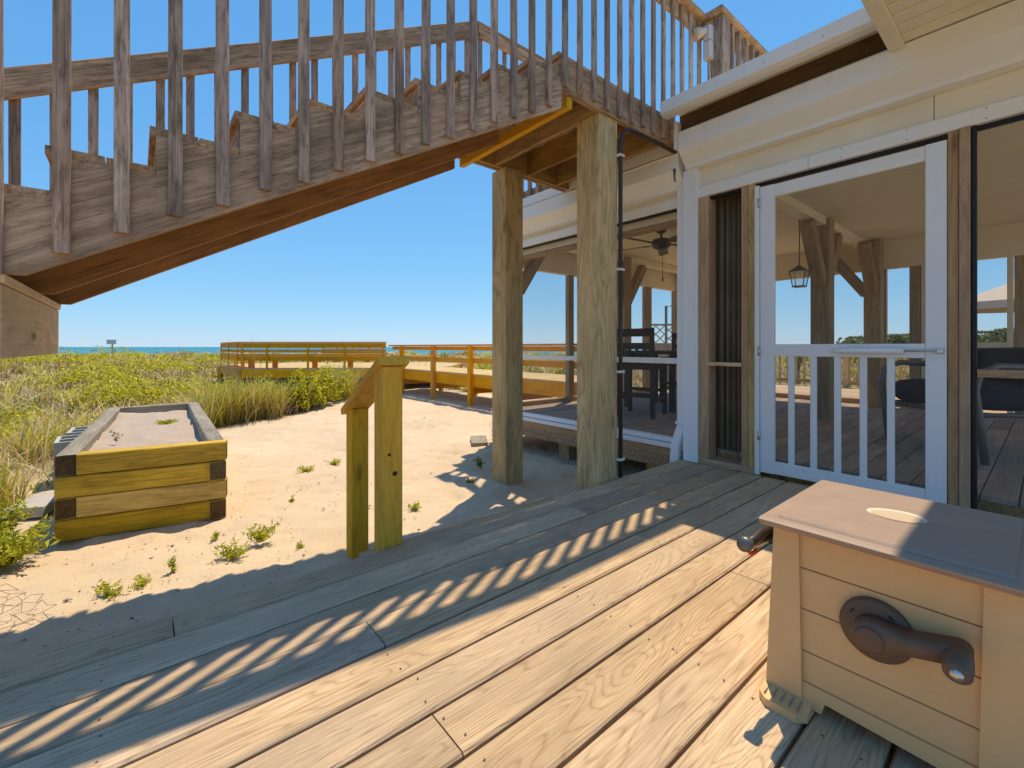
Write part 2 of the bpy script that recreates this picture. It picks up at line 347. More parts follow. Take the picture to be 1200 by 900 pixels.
# ------------------------------------------------------------------ deck in the foreground
deck = empty('deck', (1, .2, -.31), 'weathered plank deck spread in front of the screen door', 'deck')
JX = [-.72, .55, 1.82, 3.10]
edges = [1.885, 1.735, 1.578, 1.424, 1.268, 1.118] + [1.118-.149*i for i in range(1, 20)]
sv = []
for i in range(len(edges)-1):
    y1, y0 = edges[i]-.0048, edges[i+1]+.0048
    js = {0:[.09-.0], 1:[1.85], 2:[2.34], 3:[.57], 4:[1.82], 6:[.55], 7:[1.81]}.get(i, [JX[(i*2+1) % 4]])
    if i == 3: js = [.57]
    if i == 1: js = [1.85, 3.12]
    if i == 5: js = [3.09]
    xs = [-2.2] + js + [3.315]
    for a, b in zip(xs[:-1], xs[1:]):
        if b-a < .03: continue
        zj = random.uniform(-.0025, .0015)
        plank('deck_board', deck, (a+.002, (y0+y1)/2, -.019+zj), (b-.002, (y0+y1)/2, -.019+zj), y1-y0, .038, 'deck', ch=.006)
    for jx in JX + [-.085, 1.185, 2.46]:
        for yy in (y0+.03, y1-.03):
            sv.append((jx+random.uniform(-.012, .012)+.018, yy+random.uniform(-.006, .006)))
V = []; Fc = []
for (x, y) in sv:
    b = len(V); V += [(x+.0032*math.cos(k*math.pi/3), y+.0032*math.sin(k*math.pi/3), .0012) for k in range(6)]; Fc.append(list(range(b, b+6)))
o = mk('deck_screw', V, Fc, 'rust', deck); tag(o, kind='stuff')
for jx in JX + [-.085, 1.185, 2.46]: box('joist', deck, (jx-.02, -1.6, -.23), (jx+.02, 1.85, -.04), 'joist', 'y')
box('rim_joist', deck, (-2.2, 1.85, -.28), (3.31, 1.882, -.042), 'stair', 'x')

# handrail beside the deck step
hr = empty('stair_handrail', (.87, 1.95, -.31), 'short yellow pine handrail sloping down off the deck edge to the sand', 'handrail')
plank('post', hr, (.885, 1.942, -.29), (.885, 1.942, .80), .096, .096, 'pine', (0,-1,0))
plank('post', hr, (.985, 2.58, -.36), (.985, 2.58, .535), .096, .096, 'pine', (0,-1,0))
plank('rail', hr, (.885, 1.885, .83), (.99, 2.66, .51), .14, .038, 'pine')
plank('step', hr, (.85, 2.08, -.16), (2.2, 2.08, -.16), .28, .038, 'deck')
plank('step_riser', hr, (.85, 2.21, -.245), (2.2, 2.21, -.245), .12, .03, 'deck', (0,1,0))
V = []; Fc = []
for (x, z, r) in [(.867, .407, .0075), (.894, .319, .011)]:
    b = len(V); V += [(x+r*1.1*math.cos(k*math.pi/5), 1.8925, z+r*math.sin(k*math.pi/5)) for k in range(10)]; Fc.append(list(range(b, b+10)))
mk('bolt_hole', V, Fc, 'blackframe', hr)

# ------------------------------------------------------------------ outside staircase with landings
st = empty('staircase', (1, 2.5, -.31), 'weathered outdoor staircase with balusters rising to the upper deck on tall posts', 'staircase')
RUN, RISE = .2395, .1315
rx = lambda i: -.19 + RUN*i
lv_ = lambda i: 1.484 + RISE*i               # level reached after riser i
LZ = lv_(9); SLOPE = RISE/RUN
sb = lambda x: 1.096 + .556*(x+.249)
YS = (1.885, 2.50, 3.07)
for j, y in enumerate(YS):
    prof = [(-.249, 1.098), (-.67, 1.098)]
    for i in range(-2, 9):
        x = rx(i)
        prof += [(x, lv_(i)-RISE-.03 if i > -2 else 1.10), (x, lv_(i)-.03)]
    prof += [(rx(9), lv_(8)-.03), (rx(9), sb(rx(9)))]
    n = len(prof); c = Vector((.8, y+.019, 1.6))
    # local X follows the slope so the grain runs along the stringer
    rot = Matrix.Translation(c) @ Matrix.Rotation(-math.atan(SLOPE), 4, 'Y'); inv = rot.inverted()
    V = [inv @ Vector((p[0], y, p[1])) for p in prof] + [inv @ Vector((p[0], y+.038, p[1])) for p in prof]
    Fc = [[i, (i+1) % n, n+(i+1) % n, n+i] for i in range(n)] + [list(range(n)), list(range(n, 2*n))]
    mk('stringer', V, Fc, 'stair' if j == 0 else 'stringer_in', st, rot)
for i in range(-2, 9):
    z = lv_(i); x0 = rx(i)-.018; x1 = rx(i+1)
    xm = x0+(x1-x0)*.52
    plank('tread', st, ((x0+xm)/2, 1.888, z-.015), ((x0+xm)/2, 3.106, z-.015), xm-x0-.003, .028, 'stair', ch=.002)
    plank('tread', st, ((x1+xm)/2, 1.888, z-.016), ((x1+xm)/2, 3.106, z-.016), x1-xm-.003, .028, 'stair', ch=.002)
    plank('riser', st, (rx(i)+.0095, 1.90, z-.03-RISE/2+.012), (rx(i)+.0095, 3.10, z-.03-RISE/2+.012), RISE-.026, .019, 'stair', (-1,0,0))
plank('riser', st, (rx(9)-.0105, 1.90, LZ-.10), (rx(9)-.0105, 3.10, LZ-.10), RISE-.03, .019, 'stair', (-1,0,0))
# upper landing
X1 = 3.40
box('rim_joist', st, (rx(9), 1.885, 2.437), (X1, 1.923, LZ-.031), 'stair', 'x')
box('rim_joist', st, (rx(9)+.04, 3.03, 2.437), (X1, 3.068, LZ-.031), 'joist', 'x')
box('rim_joist', st, (rx(9)+.04, 3.072, 2.432), (X1, 3.11, LZ-.031), 'joist', 'x')
for x in (rx(9)+.001, 2.34, 2.71, 3.08, 3.33):
    box('joist', st, (x, 1.924, 2.440), (x+.038, 3.029, LZ-.032), 'joist', 'y')
box('ledger', st, (2.03, 1.90, 2.365), (2.075, 3.10, 2.4305), 'pine', 'y')
nb = 9; bw = (3.11-1.885)/nb
for i in range(nb):
    y = 1.885 + bw*(i+.5); box('landing_board', st, (rx(9)-.02, y-bw/2+.003, LZ-.03), (X1, y+bw/2-.003, LZ), 'stair', 'x')
# tall posts
PS = .20
for (x, y) in ((2.338, 1.904), (2.43, 2.99)):
    plank('post', st, (x+PS/2, y+PS/2, -.7), (x+PS/2, y+PS/2, 2.436), PS, PS, 'post', (0,-1,0), .008)
# lower landing, mostly beyond the frame
box('rim_joist', st, (-.33, 1.885, .856), (-.292, 3.11, 1.068), 'landing', 'y')
for i in range(12):
    x = -.285 - .145*i; box('landing_board', st, (x-.14, 1.885, 1.07), (x, 3.11, 1.098), 'landing', 'y')
for y in (1.885, 3.072): box('rim_joist', st, (-2.0, y, .856), (-.333, y+.038, 1.068), 'stair', 'x')
for (x, y) in ((-.95, 1.93), (-.95, 2.87), (-1.9, 1.93), (-1.9, 2.87)):
    plank('post', st, (x+.07, y+.07, -.7), (x+.07, y+.07, 1.066), .14, .14, 'post', (0,-1,0), .006)
# railings: rail board, cap, balusters
LC = 3.64; zc = lambda x: min(LC, 2.43+.5475*x); XK = (LC-2.43)/.5475
for (yr, yb, ycap) in ((1.899, 1.8735, 1.865), (3.091, 3.1215, 3.13)):
    xe = 3.66 if yr < 2 else 3.40
    for nm, off, wd, th, up in (('rail', -.088, .026, .10, (0,0,1)), ('rail_cap', -.018, .094, .036, (0,0,1))):
        yy = yr if nm == 'rail' else ycap
        plank(nm, st, (-.75, yy, 2.43-.5475*.75+off), (XK, yy, LC+off), wd, th, 'stair')
        plank(nm, st, (XK, yy, LC+off), (xe+(.0 if nm == 'rail' or yr > 2 else -.101), yy, LC+off), wd, th, 'stair')
    i = -4
    while True:
        x = -.17+.1345*i; i += 1
        if x > xe-.02: break
        bot = (sb(x)+.028 if x < 1.93 else 2.462)
        if x < -.25: bot = 1.10+.0
        top = zc(x)-.04-(.01 if x < XK else 0)
        if x > 3.38 and yr < 2: bot = 2.50
        plank('baluster', st, (x, yb, bot+random.uniform(-.008, .008)), (x+random.uniform(-.002, .002), yb, top), .039, .022, 'baluster', (0,-1,0), .003)
for y in (1.93, 3.0):
    plank('newel_post', st, (-.72, y, 1.10), (-.72, y, zc(-.72)-.05), .085, .085, 'stair', (0,-1,0))

# black conduit clipped to the near post
cdn = empty('conduit', (2.55, 1.89, -.3), 'black conduit pipe clipped to the tall post under the landing', 'pipe')
cxp, cyp = 2.545, 1.886
pts = [(cxp, cyp, -.25), (cxp, cyp, 1.0), (cxp, cyp, 2.28)]
for k in range(1, 7):
    a = k/6*math.pi/2; pts.append((cxp+.13*(1-math.cos(a)), cyp, 2.28+.13*math.sin(a)))
pts += [(3.0, cyp, 2.418), (3.38, cyp, 2.415)]
tube('pipe', cdn, pts, .0145, 'conduit', 10)
for z in (.12, .72, 1.42, 2.2):
    box('clip', cdn, (cxp-.024, cyp-.019, z-.008), (cxp+.024, cyp+.017, z+.008), 'white', 'x')

# ------------------------------------------------------------------ house: screened porch
hs = empty('beach_house', (5.5, 1.5, -.31), 'white beach house with a timber framed screened porch', 'house')
XW, XR, FZ, CZ = 3.32, 3.42, .10, 2.31
# floor of the porch
fl = empty('porch_floor', (5.5, 1.5, 0), parent=hs)
yb = -2.0; k = 0
while yb < 4.46:
    cuts = [3.46] + ([5.2] if k % 3 == 0 else [6.3] if k % 3 == 1 else [4.6, 7.0]) + [7.7]
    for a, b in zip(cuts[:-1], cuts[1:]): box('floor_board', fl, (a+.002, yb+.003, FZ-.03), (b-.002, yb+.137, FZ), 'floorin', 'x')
    yb += .14; k += 1
# ceiling boards (narrow beadboard)
ce = empty('porch_ceiling', (5.5, 1.5, 2.3), parent=hs)
x = 3.5; ci = 0
while x < 7.75:
    box('ceiling_board', ce, (x+.002, -2.0, CZ), (x+.083, 4.5, CZ+.015), 'ceil', 'y', .006); x += .085
mk('ceiling_deck', *[([(3.47,-2.05,CZ+.016),(7.9,-2.05,CZ+.016),(7.9,4.43,CZ+.016),(3.47,4.43,CZ+.016),(3.47,-2.05,CZ+.15),(7.9,-2.05,CZ+.15),(7.9,4.43,CZ+.15),(3.47,4.43,CZ+.15)], [[0,1,2,3],[4,5,6,7],[0,1,5,4],[1,2,6,5],[2,3,7,6],[3,0,4,7]])][0], 'brown', hs)
# lower skirting under the recessed bay
box('rim_joist', hs, (3.425, 1.86, -.13), (3.463, 4.45, .048), 'stud', 'y')
box('window_sill', hs, (3.385, 1.87, .052), (3.46, 4.45, .092), 'vinyl', 'y')
box('window_sill', hs, (3.405, 1.87, .097), (3.46, 4.45, .137), 'vinyl', 'y')
for y in (2.2, 3.3, 4.35): box('pier', hs, (3.55, y, -.6), (3.70, y+.15, -.10), 'post', 'z')
box('floor_beam', hs, (3.47, -2.0, -.13), (7.7, 4.5, .066), 'joist', 'x')
# mid rail, frames and screens of the recessed bay
box('chair_rail', hs, (3.40, 1.88, .750), (3.445, 4.47, .798), 'white', 'y')
box('corner_post', hs, (3.42, 4.36, .14), (3.49, 4.45, 2.03), 'white', 'z')
def screen(name, a, b, c_, d):
    return mk(name, [a, b, c_, d], [[0,1,2,3]], 'screen', hs)
screen('insect_screen', (3.43,1.88,.14), (3.43,4.44,.14), (3.43,4.44,2.03), (3.43,1.88,2.03))
# header and shutter housing, recessed bay
def header(dx, y0, y1, zt):
    X0 = XW+dx
    box('header_strip', hs, (X0-.025, y0, 2.03), (X0+.02, y1, 2.112), 'white', 'y')
    box('header_panel', hs, (X0, y0, 2.114), (X0+.03, y1, 2.30), 'cream', 'y')
    p = [(X0-.16, zt), (X0-.17, zt-.008), (X0-.17, zt-.142), (X0-.165, zt-.15), (X0-.075, zt-.235), (X0-.07, zt-.262), (X0-.005, zt-.268), (X0-.005, zt)]
    extr('shutter_housing', hs, p, 'y', y0+.0, y1, 'white')
    box('housing_bead', hs, (X0-.176, y0, zt-.022), (X0-.166, y1, zt-.014), 'white', 'y', .002)
header(0, -2.0, 1.805, 2.522)
header(.10, 1.86, 4.22, 2.42)
box('shutter_top', hs, (3.26, 1.86, 2.425), (3.40, 4.22, 2.52), 'white', 'y')
box('inner_beam', hs, (3.49, 1.86, 1.965), (3.60, 4.44, 2.30), 'cream', 'y')
box('beam_trim', hs, (3.485, 1.86, 1.93), (3.60, 4.44, 1.96), 'stud', 'y')
box('dark_track_strip', hs, (3.415, 1.88, 2.012), (3.45, 4.44, 2.029), 'blackframe', 'y')  # thin black strip along the underside of the header
box('track_strip', hs, (XW+.005, -2.0, 2.008), (XW+.04, 1.715, 2.029), 'blackframe', 'y')
# eave over the door wall: white gutter, soffit and brown fascia
g = [(2.95,2.685),(2.955,2.60),(2.985,2.585),(3.04,2.585),(3.04,2.60),(2.995,2.60),(2.975,2.615),(2.968,2.685)]
extr('gutter', hs, g, 'y', .563, 1.835, 'white')
box('eave_soffit', hs, (2.99, .565, 2.658), (3.30, 1.82, 2.668), 'cream', 'y')
box('fascia', hs, (3.20, -2.0, 2.47), (3.24, 1.82, 2.656), 'brown', 'y')
box('fascia_end', hs, (3.145, 1.81, 2.40), (3.30, 1.84, 2.60), 'white', 'z')
extr('roof', hs, [(2.97,2.69),(9.0,2.74),(9.0,2.70),(2.97,2.672)], 'y', -2.0, 1.70, 'cream')
# soffit of the roof over the right side of the deck
box('soffit_trim', hs, (1.8, .495, 2.49), (3.145, .560, 2.90), 'cream', 'x')
for i in range(13):
    x = 3.14 - .102*i; box('soffit_board', hs, (x-.090, -2.0, 2.510), (x, .494, 2.527), 'cream', 'y', .007)
box('roof_panel', hs, (1.8, -2.0, 2.53), (3.14, .494, 2.87), 'cream', 'y')
# front wall: corner trim, niche, door surround
box('corner_trim', hs, (3.285, 1.724, .004), (3.37, 1.842, 2.26), 'vinyl', 'z')
box('wall_return', hs, (3.37, 1.80, .0), (3.46, 1.84, 2.30), 'white', 'z')
box('stud', hs, (3.30, 1.645, .045), (3.42, 1.722, 2.03), 'stud', 'z')
box('stud', hs, (3.30, 1.362, .045), (3.37, 1.407, 2.03), 'stud', 'z')
box('stud', hs, (3.30, 1.315, .045), (3.36, 1.360, 2.03), 'post', 'z')
box('threshold', hs, (3.30, 1.315, .002), (3.47, 1.72, .043), 'stud', 'y')
box('niche_rail', hs, (3.302, 1.408, .748), (3.36, 1.644, .776), 'post', 'y')
# corrugated metal at the back of the niche
prof = []
ny_ = 40
for i in range(ny_+1):
    y = 1.40 + .25*i/ny_; prof.append((3.50 - .018*math.sin(2*math.pi*(y-1.4)/.085), y))
V = [(p[0], p[1], .06) for p in prof]+[(p[0], p[1], 2.28) for p in prof]; n = len(prof)
mk('corrugated_panel', V, [[i, i+1, n+i+1, n+i] for i in range(n-1)], 'tin', hs, smooth=True)
box('niche_side', hs, (3.375, 1.375, .045), (3.52, 1.395, 2.2), 'tin', 'z'); box('niche_side', hs, (3.43, 1.655, .045), (3.52, 1.675, 2.2), 'tin', 'z')
box('stud', hs, (3.30, .305, .002), (3.40, .346, 2.03), 'stud', 'z')
box('stud', hs, (3.29, .262, .002), (3.40, .303, 2.03), 'stud', 'z')
box('frame_strip', hs, (3.31, .240, .002), (3.35, .260, 2.03), 'blackframe', 'z')
box('side_rail', hs, (3.30, -2.0, .735), (3.35, .238, .775), 'stud', 'y')
screen('insect_screen', (3.335,-2.0,.01), (3.335,.24,.01), (3.335,.24,2.03), (3.335,-2.0,2.03))
# screen door
dr = empty('screen_door', (3.32, .8, .02), parent=hs)
DX0, DX1 = 3.300, 3.335
box('stile', dr, (DX0, 1.194, .03), (DX1, 1.281, 1.99), 'vinyl', 'z')
box('stile', dr, (DX0, .350, .03), (DX1, .435, 1.99), 'vinyl', 'z')
box('top_rail', dr, (DX0+.002, .436, 1.905), (DX1-.002, 1.193, 1.988), 'white', 'y')
box('middle_rail', dr, (DX0+.002, .436, .828), (DX1-.002, 1.193, .908), 'vinyl', 'y')
box('bottom_rail', dr, (DX0+.002, .436, .032), (DX1-.002, 1.193, .112), 'vinyl', 'y')
for y in (1.093, .966, .838, .710, .583): box('picket', dr, (DX0+.006, y-.017, .112), (DX1-.006, y+.017, .828), 'vinyl', 'z')
box('jamb', dr, (3.285, 1.284, .01), (3.32, 1.312, 2.0), 'vinyl', 'z')
mk('insect_screen', [(3.325,.43,.1),(3.325,1.2,.1),(3.325,1.2,1.91),(3.325,.43,1.91)], [[0,1,2,3]], 'screen', dr)
tube('door_closer', dr, [(3.278, .86, .862), (3.278, .80, .868), (3.278, .52, .868)], [.008, .018, .018], 'vinyl', 10)
tube('closer_rod', dr, [(3.278, .52, .868), (3.278, .38, .868)], .006, 'chrome', 8)
box('closer_bracket', dr, (3.27, .36, .855), (3.302, .385, .88), 'chrome', 'y')
for z in (.83, 1.85, .25): tube('hinge', dr, [(3.286, 1.283, z), (3.286, 1.283, z+.06)], .009, 'chrome', 8)
# interior posts with knee braces
def brace(a, b, s_): plank('knee_brace', hs, a, b, s_, s_, 'dark_post', (0,1,0) if abs(a[0]-b[0]) > .05 else (1,0,0), .006)
for (x, y) in ((5.85, 1.62), (7.52, 1.50), (5.85, 4.28), (3.56, 4.28)):
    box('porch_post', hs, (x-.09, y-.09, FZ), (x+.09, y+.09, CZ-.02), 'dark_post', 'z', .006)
for (x, y) in ((5.85, 1.62), (7.52, 1.50)):
    for sx, sy in ((-1,0), (1,0), (0,1)):
        if (x > 7 and sx > 0) or (x < 7 and sy): continue
        brace((x+sx*.08, y+sy*.08, 1.60), (x+sx*.50, y+sy*.50, 2.20), .12)
for x in (5.85, 3.60):
    for sx in ((-1, 1) if x > 4 else (1,)):
        brace((x+sx*.08, 4.28, 1.58), (x+sx*.52, 4.28, 2.2), .12)
box('ceiling_beam', hs, (3.62, 1.56, CZ-.09), (7.66, 1.68, CZ-.002), 'cream', 'x')
box('ceiling_beam', hs, (3.62, 4.20, CZ-.09), (7.66, 4.36, CZ-.002), 'cream', 'x')
# far wall X = 7.7
box('wall_header', hs, (7.70, -2.0, 1.93), (7.78, 4.55, 2.31), 'cream', 'y')
for (a, b, m_) in ((4.44, 4.54, 'dark_post'), (2.92, 3.02, 'dark_post'), (1.40, 1.58, 'dark_post'), (1.06, 1.165, 'dark_post')):
    box('window_mullion', hs, (7.68, a, FZ), (7.77, b, 1.93), m_, 'z')
box('wall_panel', hs, (7.70, .66, FZ), (7.76, 1.055, 1.93), 'cream', 'z')
box('wall_panel', hs, (7.70, -2.0, FZ), (7.76, .26, 1.93), 'dark_post', 'z')
box('window_frame', hs, (7.68, .61, .10), (7.75, .655, 1.93), 'cream', 'z'); box('window_frame', hs, (7.68, .265, .10), (7.75, .315, 1.93), 'cream', 'z')
box('window_frame', hs, (7.68, .316, .88), (7.75, .609, .945), 'cream', 'y')
box('window_rail', hs, (7.69, 1.17, FZ), (7.75, 1.39, FZ+.07), 'dark_post', 'y'); box('window_rail', hs, (7.69, 1.60, FZ), (7.75, 2.91, FZ+.07), 'dark_post', 'y'); box('window_rail', hs, (7.69, 3.03, FZ), (7.75, 4.43, FZ+.07), 'dark_post', 'y')
screen('insect_screen', (7.71,.32,.1), (7.71,4.44,.1), (7.71,4.44,1.93), (7.71,.32,1.93))
# end wall Y = 4.5
box('wall_header', hs, (3.50, 4.46, 1.93), (7.69, 4.54, 2.31), 'cream', 'x')
for (a, b) in ((4.81, 4.92), (6.74, 6.93)): box('window_mullion', hs, (a, 4.47, FZ), (b, 4.54, 1.93), 'dark_post', 'z')
box('window_rail', hs, (3.5, 4.47, FZ), (4.80, 4.53, FZ+.06), 'dark_post', 'x'); box('window_rail', hs, (4.93, 4.47, FZ), (6.73, 4.53, FZ+.06), 'dark_post', 'x'); box('window_rail', hs, (6.94, 4.47, FZ), (7.67, 4.53, FZ+.06), 'dark_post', 'x')
screen('insect_screen', (3.5,4.5,.1), (7.68,4.5,.1), (7.68,4.5,1.93), (3.5,4.5,1.93))
V = []; Fc = []
for yk in np.arange(-.1, 1.8, .305):
    for (xk, zk) in ((XW-.0262, 2.045), (XW-.0262, 2.098), (2.9487, 2.63)):
        if zk > 2.5 and yk < .6: continue
        b = len(V); V += [(xk, yk+.0035*math.cos(k*math.pi/4), zk+.0035*math.sin(k*math.pi/4)) for k in range(8)]; Fc.append(list(range(b, b+8)))
o = mk('trim_nail', V, Fc, 'greymetal', hs); tag(o, kind='stuff')
box('gutter_seam', hs, (2.9470, 1.205, 2.588), (2.9545, 1.235, 2.680), 'white', 'z', .002)
box('trim_joint', hs, (XW-.0256, .9895, 2.032), (XW-.0246, .9912, 2.110), 'brown', 'z', .0004)
box('panel_joint', hs, (XW-.0008, .40, 2.116), (XW+.001, .4035, 2.25), 'brown', 'z', .0004)
# downspout at the corner
def spout(pts, name):
    for a, b in zip(pts[:-1], pts[1:]): plank(name, hs, a, b, .075, .055, 'vinyl', (-1,0,0), .01)
spout([(3.355, 1.885, 2.2), (3.355, 1.885, .25)], 'downspout')
plank('downspout_elbow', hs, (3.355, 1.885, .26), (3.325, 1.925, .10), .075, .055, 'vinyl', (-1,0,.3), .01)
plank('downspout_elbow', hs, (3.325, 1.925, .11), (3.318, 1.93, -.06), .075, .055, 'vinyl', (-1,0,.2), .01)
box('downspout_band', hs, (3.32, 1.842, .27), (3.39, 1.928, .295), 'vinyl', 'y')
# upper deck over the recessed bay with its railing
box('upper_deck_beam', hs, (3.42, 1.76, 2.55), (8.0, 4.40, 2.62), 'brown', 'x')
for i in range(18):
    y = 1.78+.148*i; box('upper_deck_board', hs, (3.405, y, 2.628), (8.0, y+.142, 2.668), 'stair', 'x')
UC = LC
plank('upper_post', hs, (3.715, 1.765, 2.55), (3.715, 1.765, UC-.04), .13, .13, 'baluster', (0,-1,0))
plank('upper_rail_cap', hs, (3.63, 1.93, UC-.018), (3.63, 1.8215, UC-.018), .14, .036, 'stair')
plank('upper_rail_cap', hs, (3.60, 1.75, UC-.018), (7.9, 1.75, UC-.018), .14, .036, 'stair')
plank('upper_rail', hs, (3.79, 1.765, UC-.1), (7.9, 1.765, UC-.1), .038, .115, 'stair')
plank('upper_rail', hs, (3.66, 1.90, UC-.1), (3.66, 1.78, UC-.1), .038, .115, 'stair')
for i in range(30): plank('baluster', hs, (3.86+.1345*i, 1.725, 2.52), (3.86+.1345*i, 1.725, UC-.04), .04, .04, 'baluster', (0,-1,0))
plank('upper_rail_cap', hs, (3.42, 3.15, UC-.018), (3.42, 4.35, UC-.018), .14, .036, 'stair')
plank('upper_rail', hs, (3.435, 3.15, UC-.1), (3.435, 4.35, UC-.1), .038, .115, 'stair')
plank('upper_rim', hs, (3.415, 3.12, 2.58), (3.415, 4.35, 2.58), .02, .12, 'stair')
for i in range(9): plank('baluster', hs, (3.385, 3.2+.1345*i, 2.54), (3.385, 3.2+.1345*i, UC-.04), .04, .04, 'baluster', (-1,0,0))
# weatherproof boxes beside the upper post
lb = empty('junction_box', (3.62, 1.79, 3.2), 'two grey junction boxes with a flood light on the upper railing post', 'electrical box')
box('box', lb, (3.575, 1.77, 3.40), (3.645, 1.83, 3.52), 'signw', 'z', .006); box('box', lb, (3.575, 1.77, 3.255), (3.645, 1.83, 3.39), 'signw', 'z', .006)
tube('flood_light', lb, [(3.57, 1.80, 3.47), (3.52, 1.835, 3.45), (3.49, 1.86, 3.43)], [.02, .045, .05], 'fabric', 12)
tube('cable', lb, [(3.62, 1.80, 3.26), (3.63, 1.80, 3.15), (3.65, 1.79, 2.9), (3.66, 1.78, 2.62)], .006, 'signw', 6)
tube('drip_fitting', hs, [(3.20, 1.865, 2.27), (3.20, 1.865, 2.20), (3.20, 1.86, 2.17)], [.012, .008, .008], 'greymetal', 6)
# chicken wire stapled along the skirting
def hexwire(name, parent, org, ux, uz, W, Hh, s_, r, jit=.006, kind='stuff', trim=None):
    org = Vector(org); ux = Vector(ux); uz = Vector(uz); nrm = ux.cross(uz).normalized(); V = []; Fc = []
    dx = s_*math.sqrt(3)
    done = set()
    pt = lambda a, b: (round(a, 4), round(b, 4))
    pj = {}
    rows = int(Hh/(1.5*s_))+1; cols_ = int(W/dx)+1
    for rr in range(rows):
        for c_ in range(cols_):
            cx_ = (c_ + .5*(rr % 2))*dx; cy_ = rr*1.5*s_
            cs = [pt(cx_+s_*math.sin(k*math.pi/3), cy_+s_*math.cos(k*math.pi/3)) for k in range(6)]
            for k in range(6):
                a, b = cs[k], cs[(k+1) % 6]; key = tuple(sorted(((round(a[0],2), round(a[1],2)), (round(b[0],2), round(b[1],2)))))
                if key in done: continue
                if trim and not trim((a[0]+b[0])/2, (a[1]+b[1])/2): continue
                done.add(key)
                P = []
                for q_ in (a, b):
                    kk = (round(q_[0],2), round(q_[1],2))
                    if kk not in pj: pj[kk] = org + ux*q_[0] + uz*q_[1] + Vector((random.gauss(0,jit), random.gauss(0,jit), random.gauss(0,jit)))
                    P.append(pj[kk])
                d = (P[1]-P[0]).normalized(); n1_ = d.cross(nrm).normalized()*r; n2_ = nrm*r
                b0 = len(V)
                for p in P: V += [p+n1_, p-n1_*.5+n2_*.87, p-n1_*.5-n2_*.87]
                Fc += [[b0+k_, b0+(k_+1) % 3, b0+3+(k_+1) % 3, b0+3+k_] for k_ in range(3)]
    o = mk(name, V, Fc, 'rust', parent); 
    if parent is not None: tag(o, kind=kind)
    return o
hexwire('wire_netting', hs, (3.405, 1.95, -.34), (0,1,0), (0,0,1), 2.5, .30, .032, .0016)

# ------------------------------------------------------------------ things in the porch
def ladder_chair(loc, rz, label):
    c = empty('dining_chair', loc, label, 'chair', 'dark wooden dining chairs', rz=rz); m = WM[c]
    T = lambda p: m @ Vector(p)
    def bar(nm, a, b, w_, t_, up=(0,0,1)): plank(nm, c, T(a), T(b), w_, t_, 'darkwood', (m.to_3x3() @ Vector(up)), .004)
    for y in (-.21, .21):
        bar('leg', (-.22, y, 0), (-.25, y, 1.0), .045, .045, (1,0,0)); bar('leg', (.22, y, 0), (.22, y, .62), .045, .045, (1,0,0))
        bar('stretcher', (-.22, y, .2), (.22, y, .2), .025, .04); bar('seat_rail', (-.22, y, .57), (.22, y, .57), .025, .07)
    bar('seat', (-.235, 0, .63), (.24, 0, .63), .46, .03)
    for z, h_ in ((.95, .09), (.80, .07)): bar('back_slat', (-.248, -.21, z), (-.248, .21, z), .022, h_)
    for y in (-.12, -.04, .04, .12): bar('spindle', (-.235, y, .64), (-.247, y, .78), .03, .015, (1,0,0))
    bar('foot_rest', (.22, -.2, .28), (.22, .2, .28), .025, .04); bar('stretcher', (-.22, -.2, .25), (-.22, .2, .25), .025, .05)
    bar('seat_rail', (-.22, -.21, .57), (-.22, .21, .57), .025, .07); bar('seat_rail', (.22, -.21, .57), (.22, .21, .57), .025, .07)
ladder_chair((4.50, 3.05, FZ), R_(15), 'dark wooden ladder back chair drawn to the near side of the porch table')
ladder_chair((5.35, 2.62, FZ), R_(95), 'dark wooden ladder back chair at the door side of the porch table')
ladder_chair((5.95, 3.35, FZ), R_(190), 'dark wooden ladder back chair on the far side of the porch table')
tb = empty('dining_table', (5.3, 3.25, FZ), 'dark square wooden table among the porch chairs', 'table')
box('table_top', tb, (4.9, 2.85, .80), (5.7, 3.65, .84), 'darkwood', 'x')
for x in (4.95, 5.60):
    for y in (2.9, 3.55): box('leg', tb, (x, y, FZ), (x+.06, y+.06, .80), 'darkwood', 'z')
for y in (2.9, 3.58): box('apron', tb, (5.01, y, .72), (5.60, y+.03, .80), 'darkwood', 'x')
# ceiling fan
fn = empty('ceiling_fan', (4.85, 3.0, CZ), 'dark bronze ceiling fan hanging over the porch table', 'ceiling fan')
fx, fy, fz = 4.85, 3.0, 2.13
tube('canopy', fn, [(fx, fy, CZ), (fx, fy, CZ-.04), (fx, fy, CZ-.06)], [.06, .055, .02], 'fan', 14)
tube('down_rod', fn, [(fx, fy, CZ-.05), (fx, fy, fz+.06)], .014, 'fan', 8)
tube('motor', fn, [(fx, fy, fz+.07), (fx, fy, fz+.05), (fx, fy, fz), (fx, fy, fz-.05), (fx, fy, fz-.07)], [.04, .10, .115, .09, .03], 'fan', 18)
for k in range(5):
    a = k*2*math.pi/5+.5; d = Vector((math.cos(a), math.sin(a), 0)); nrm = Vector((-d.y*.22, d.x*.22, 1))
    plank('blade_arm', fn, Vector((fx, fy, fz-.01))+d*.09, Vector((fx, fy, fz-.012))+d*.22, .04, .008, 'fan', nrm)
    plank('blade', fn, Vector((fx, fy, fz-.005))+d*.18, Vector((fx, fy, fz-.005))+d*.66, .12, .008, 'fan', nrm)
tube('pull_chain', fn, [(fx+.03, fy, fz-.06), (fx+.03, fy, fz-.40)], .003, 'fan', 5); tube('chain_pull', fn, [(fx+.03, fy, fz-.40), (fx+.03, fy, fz-.45)], .009, 'fan', 6)
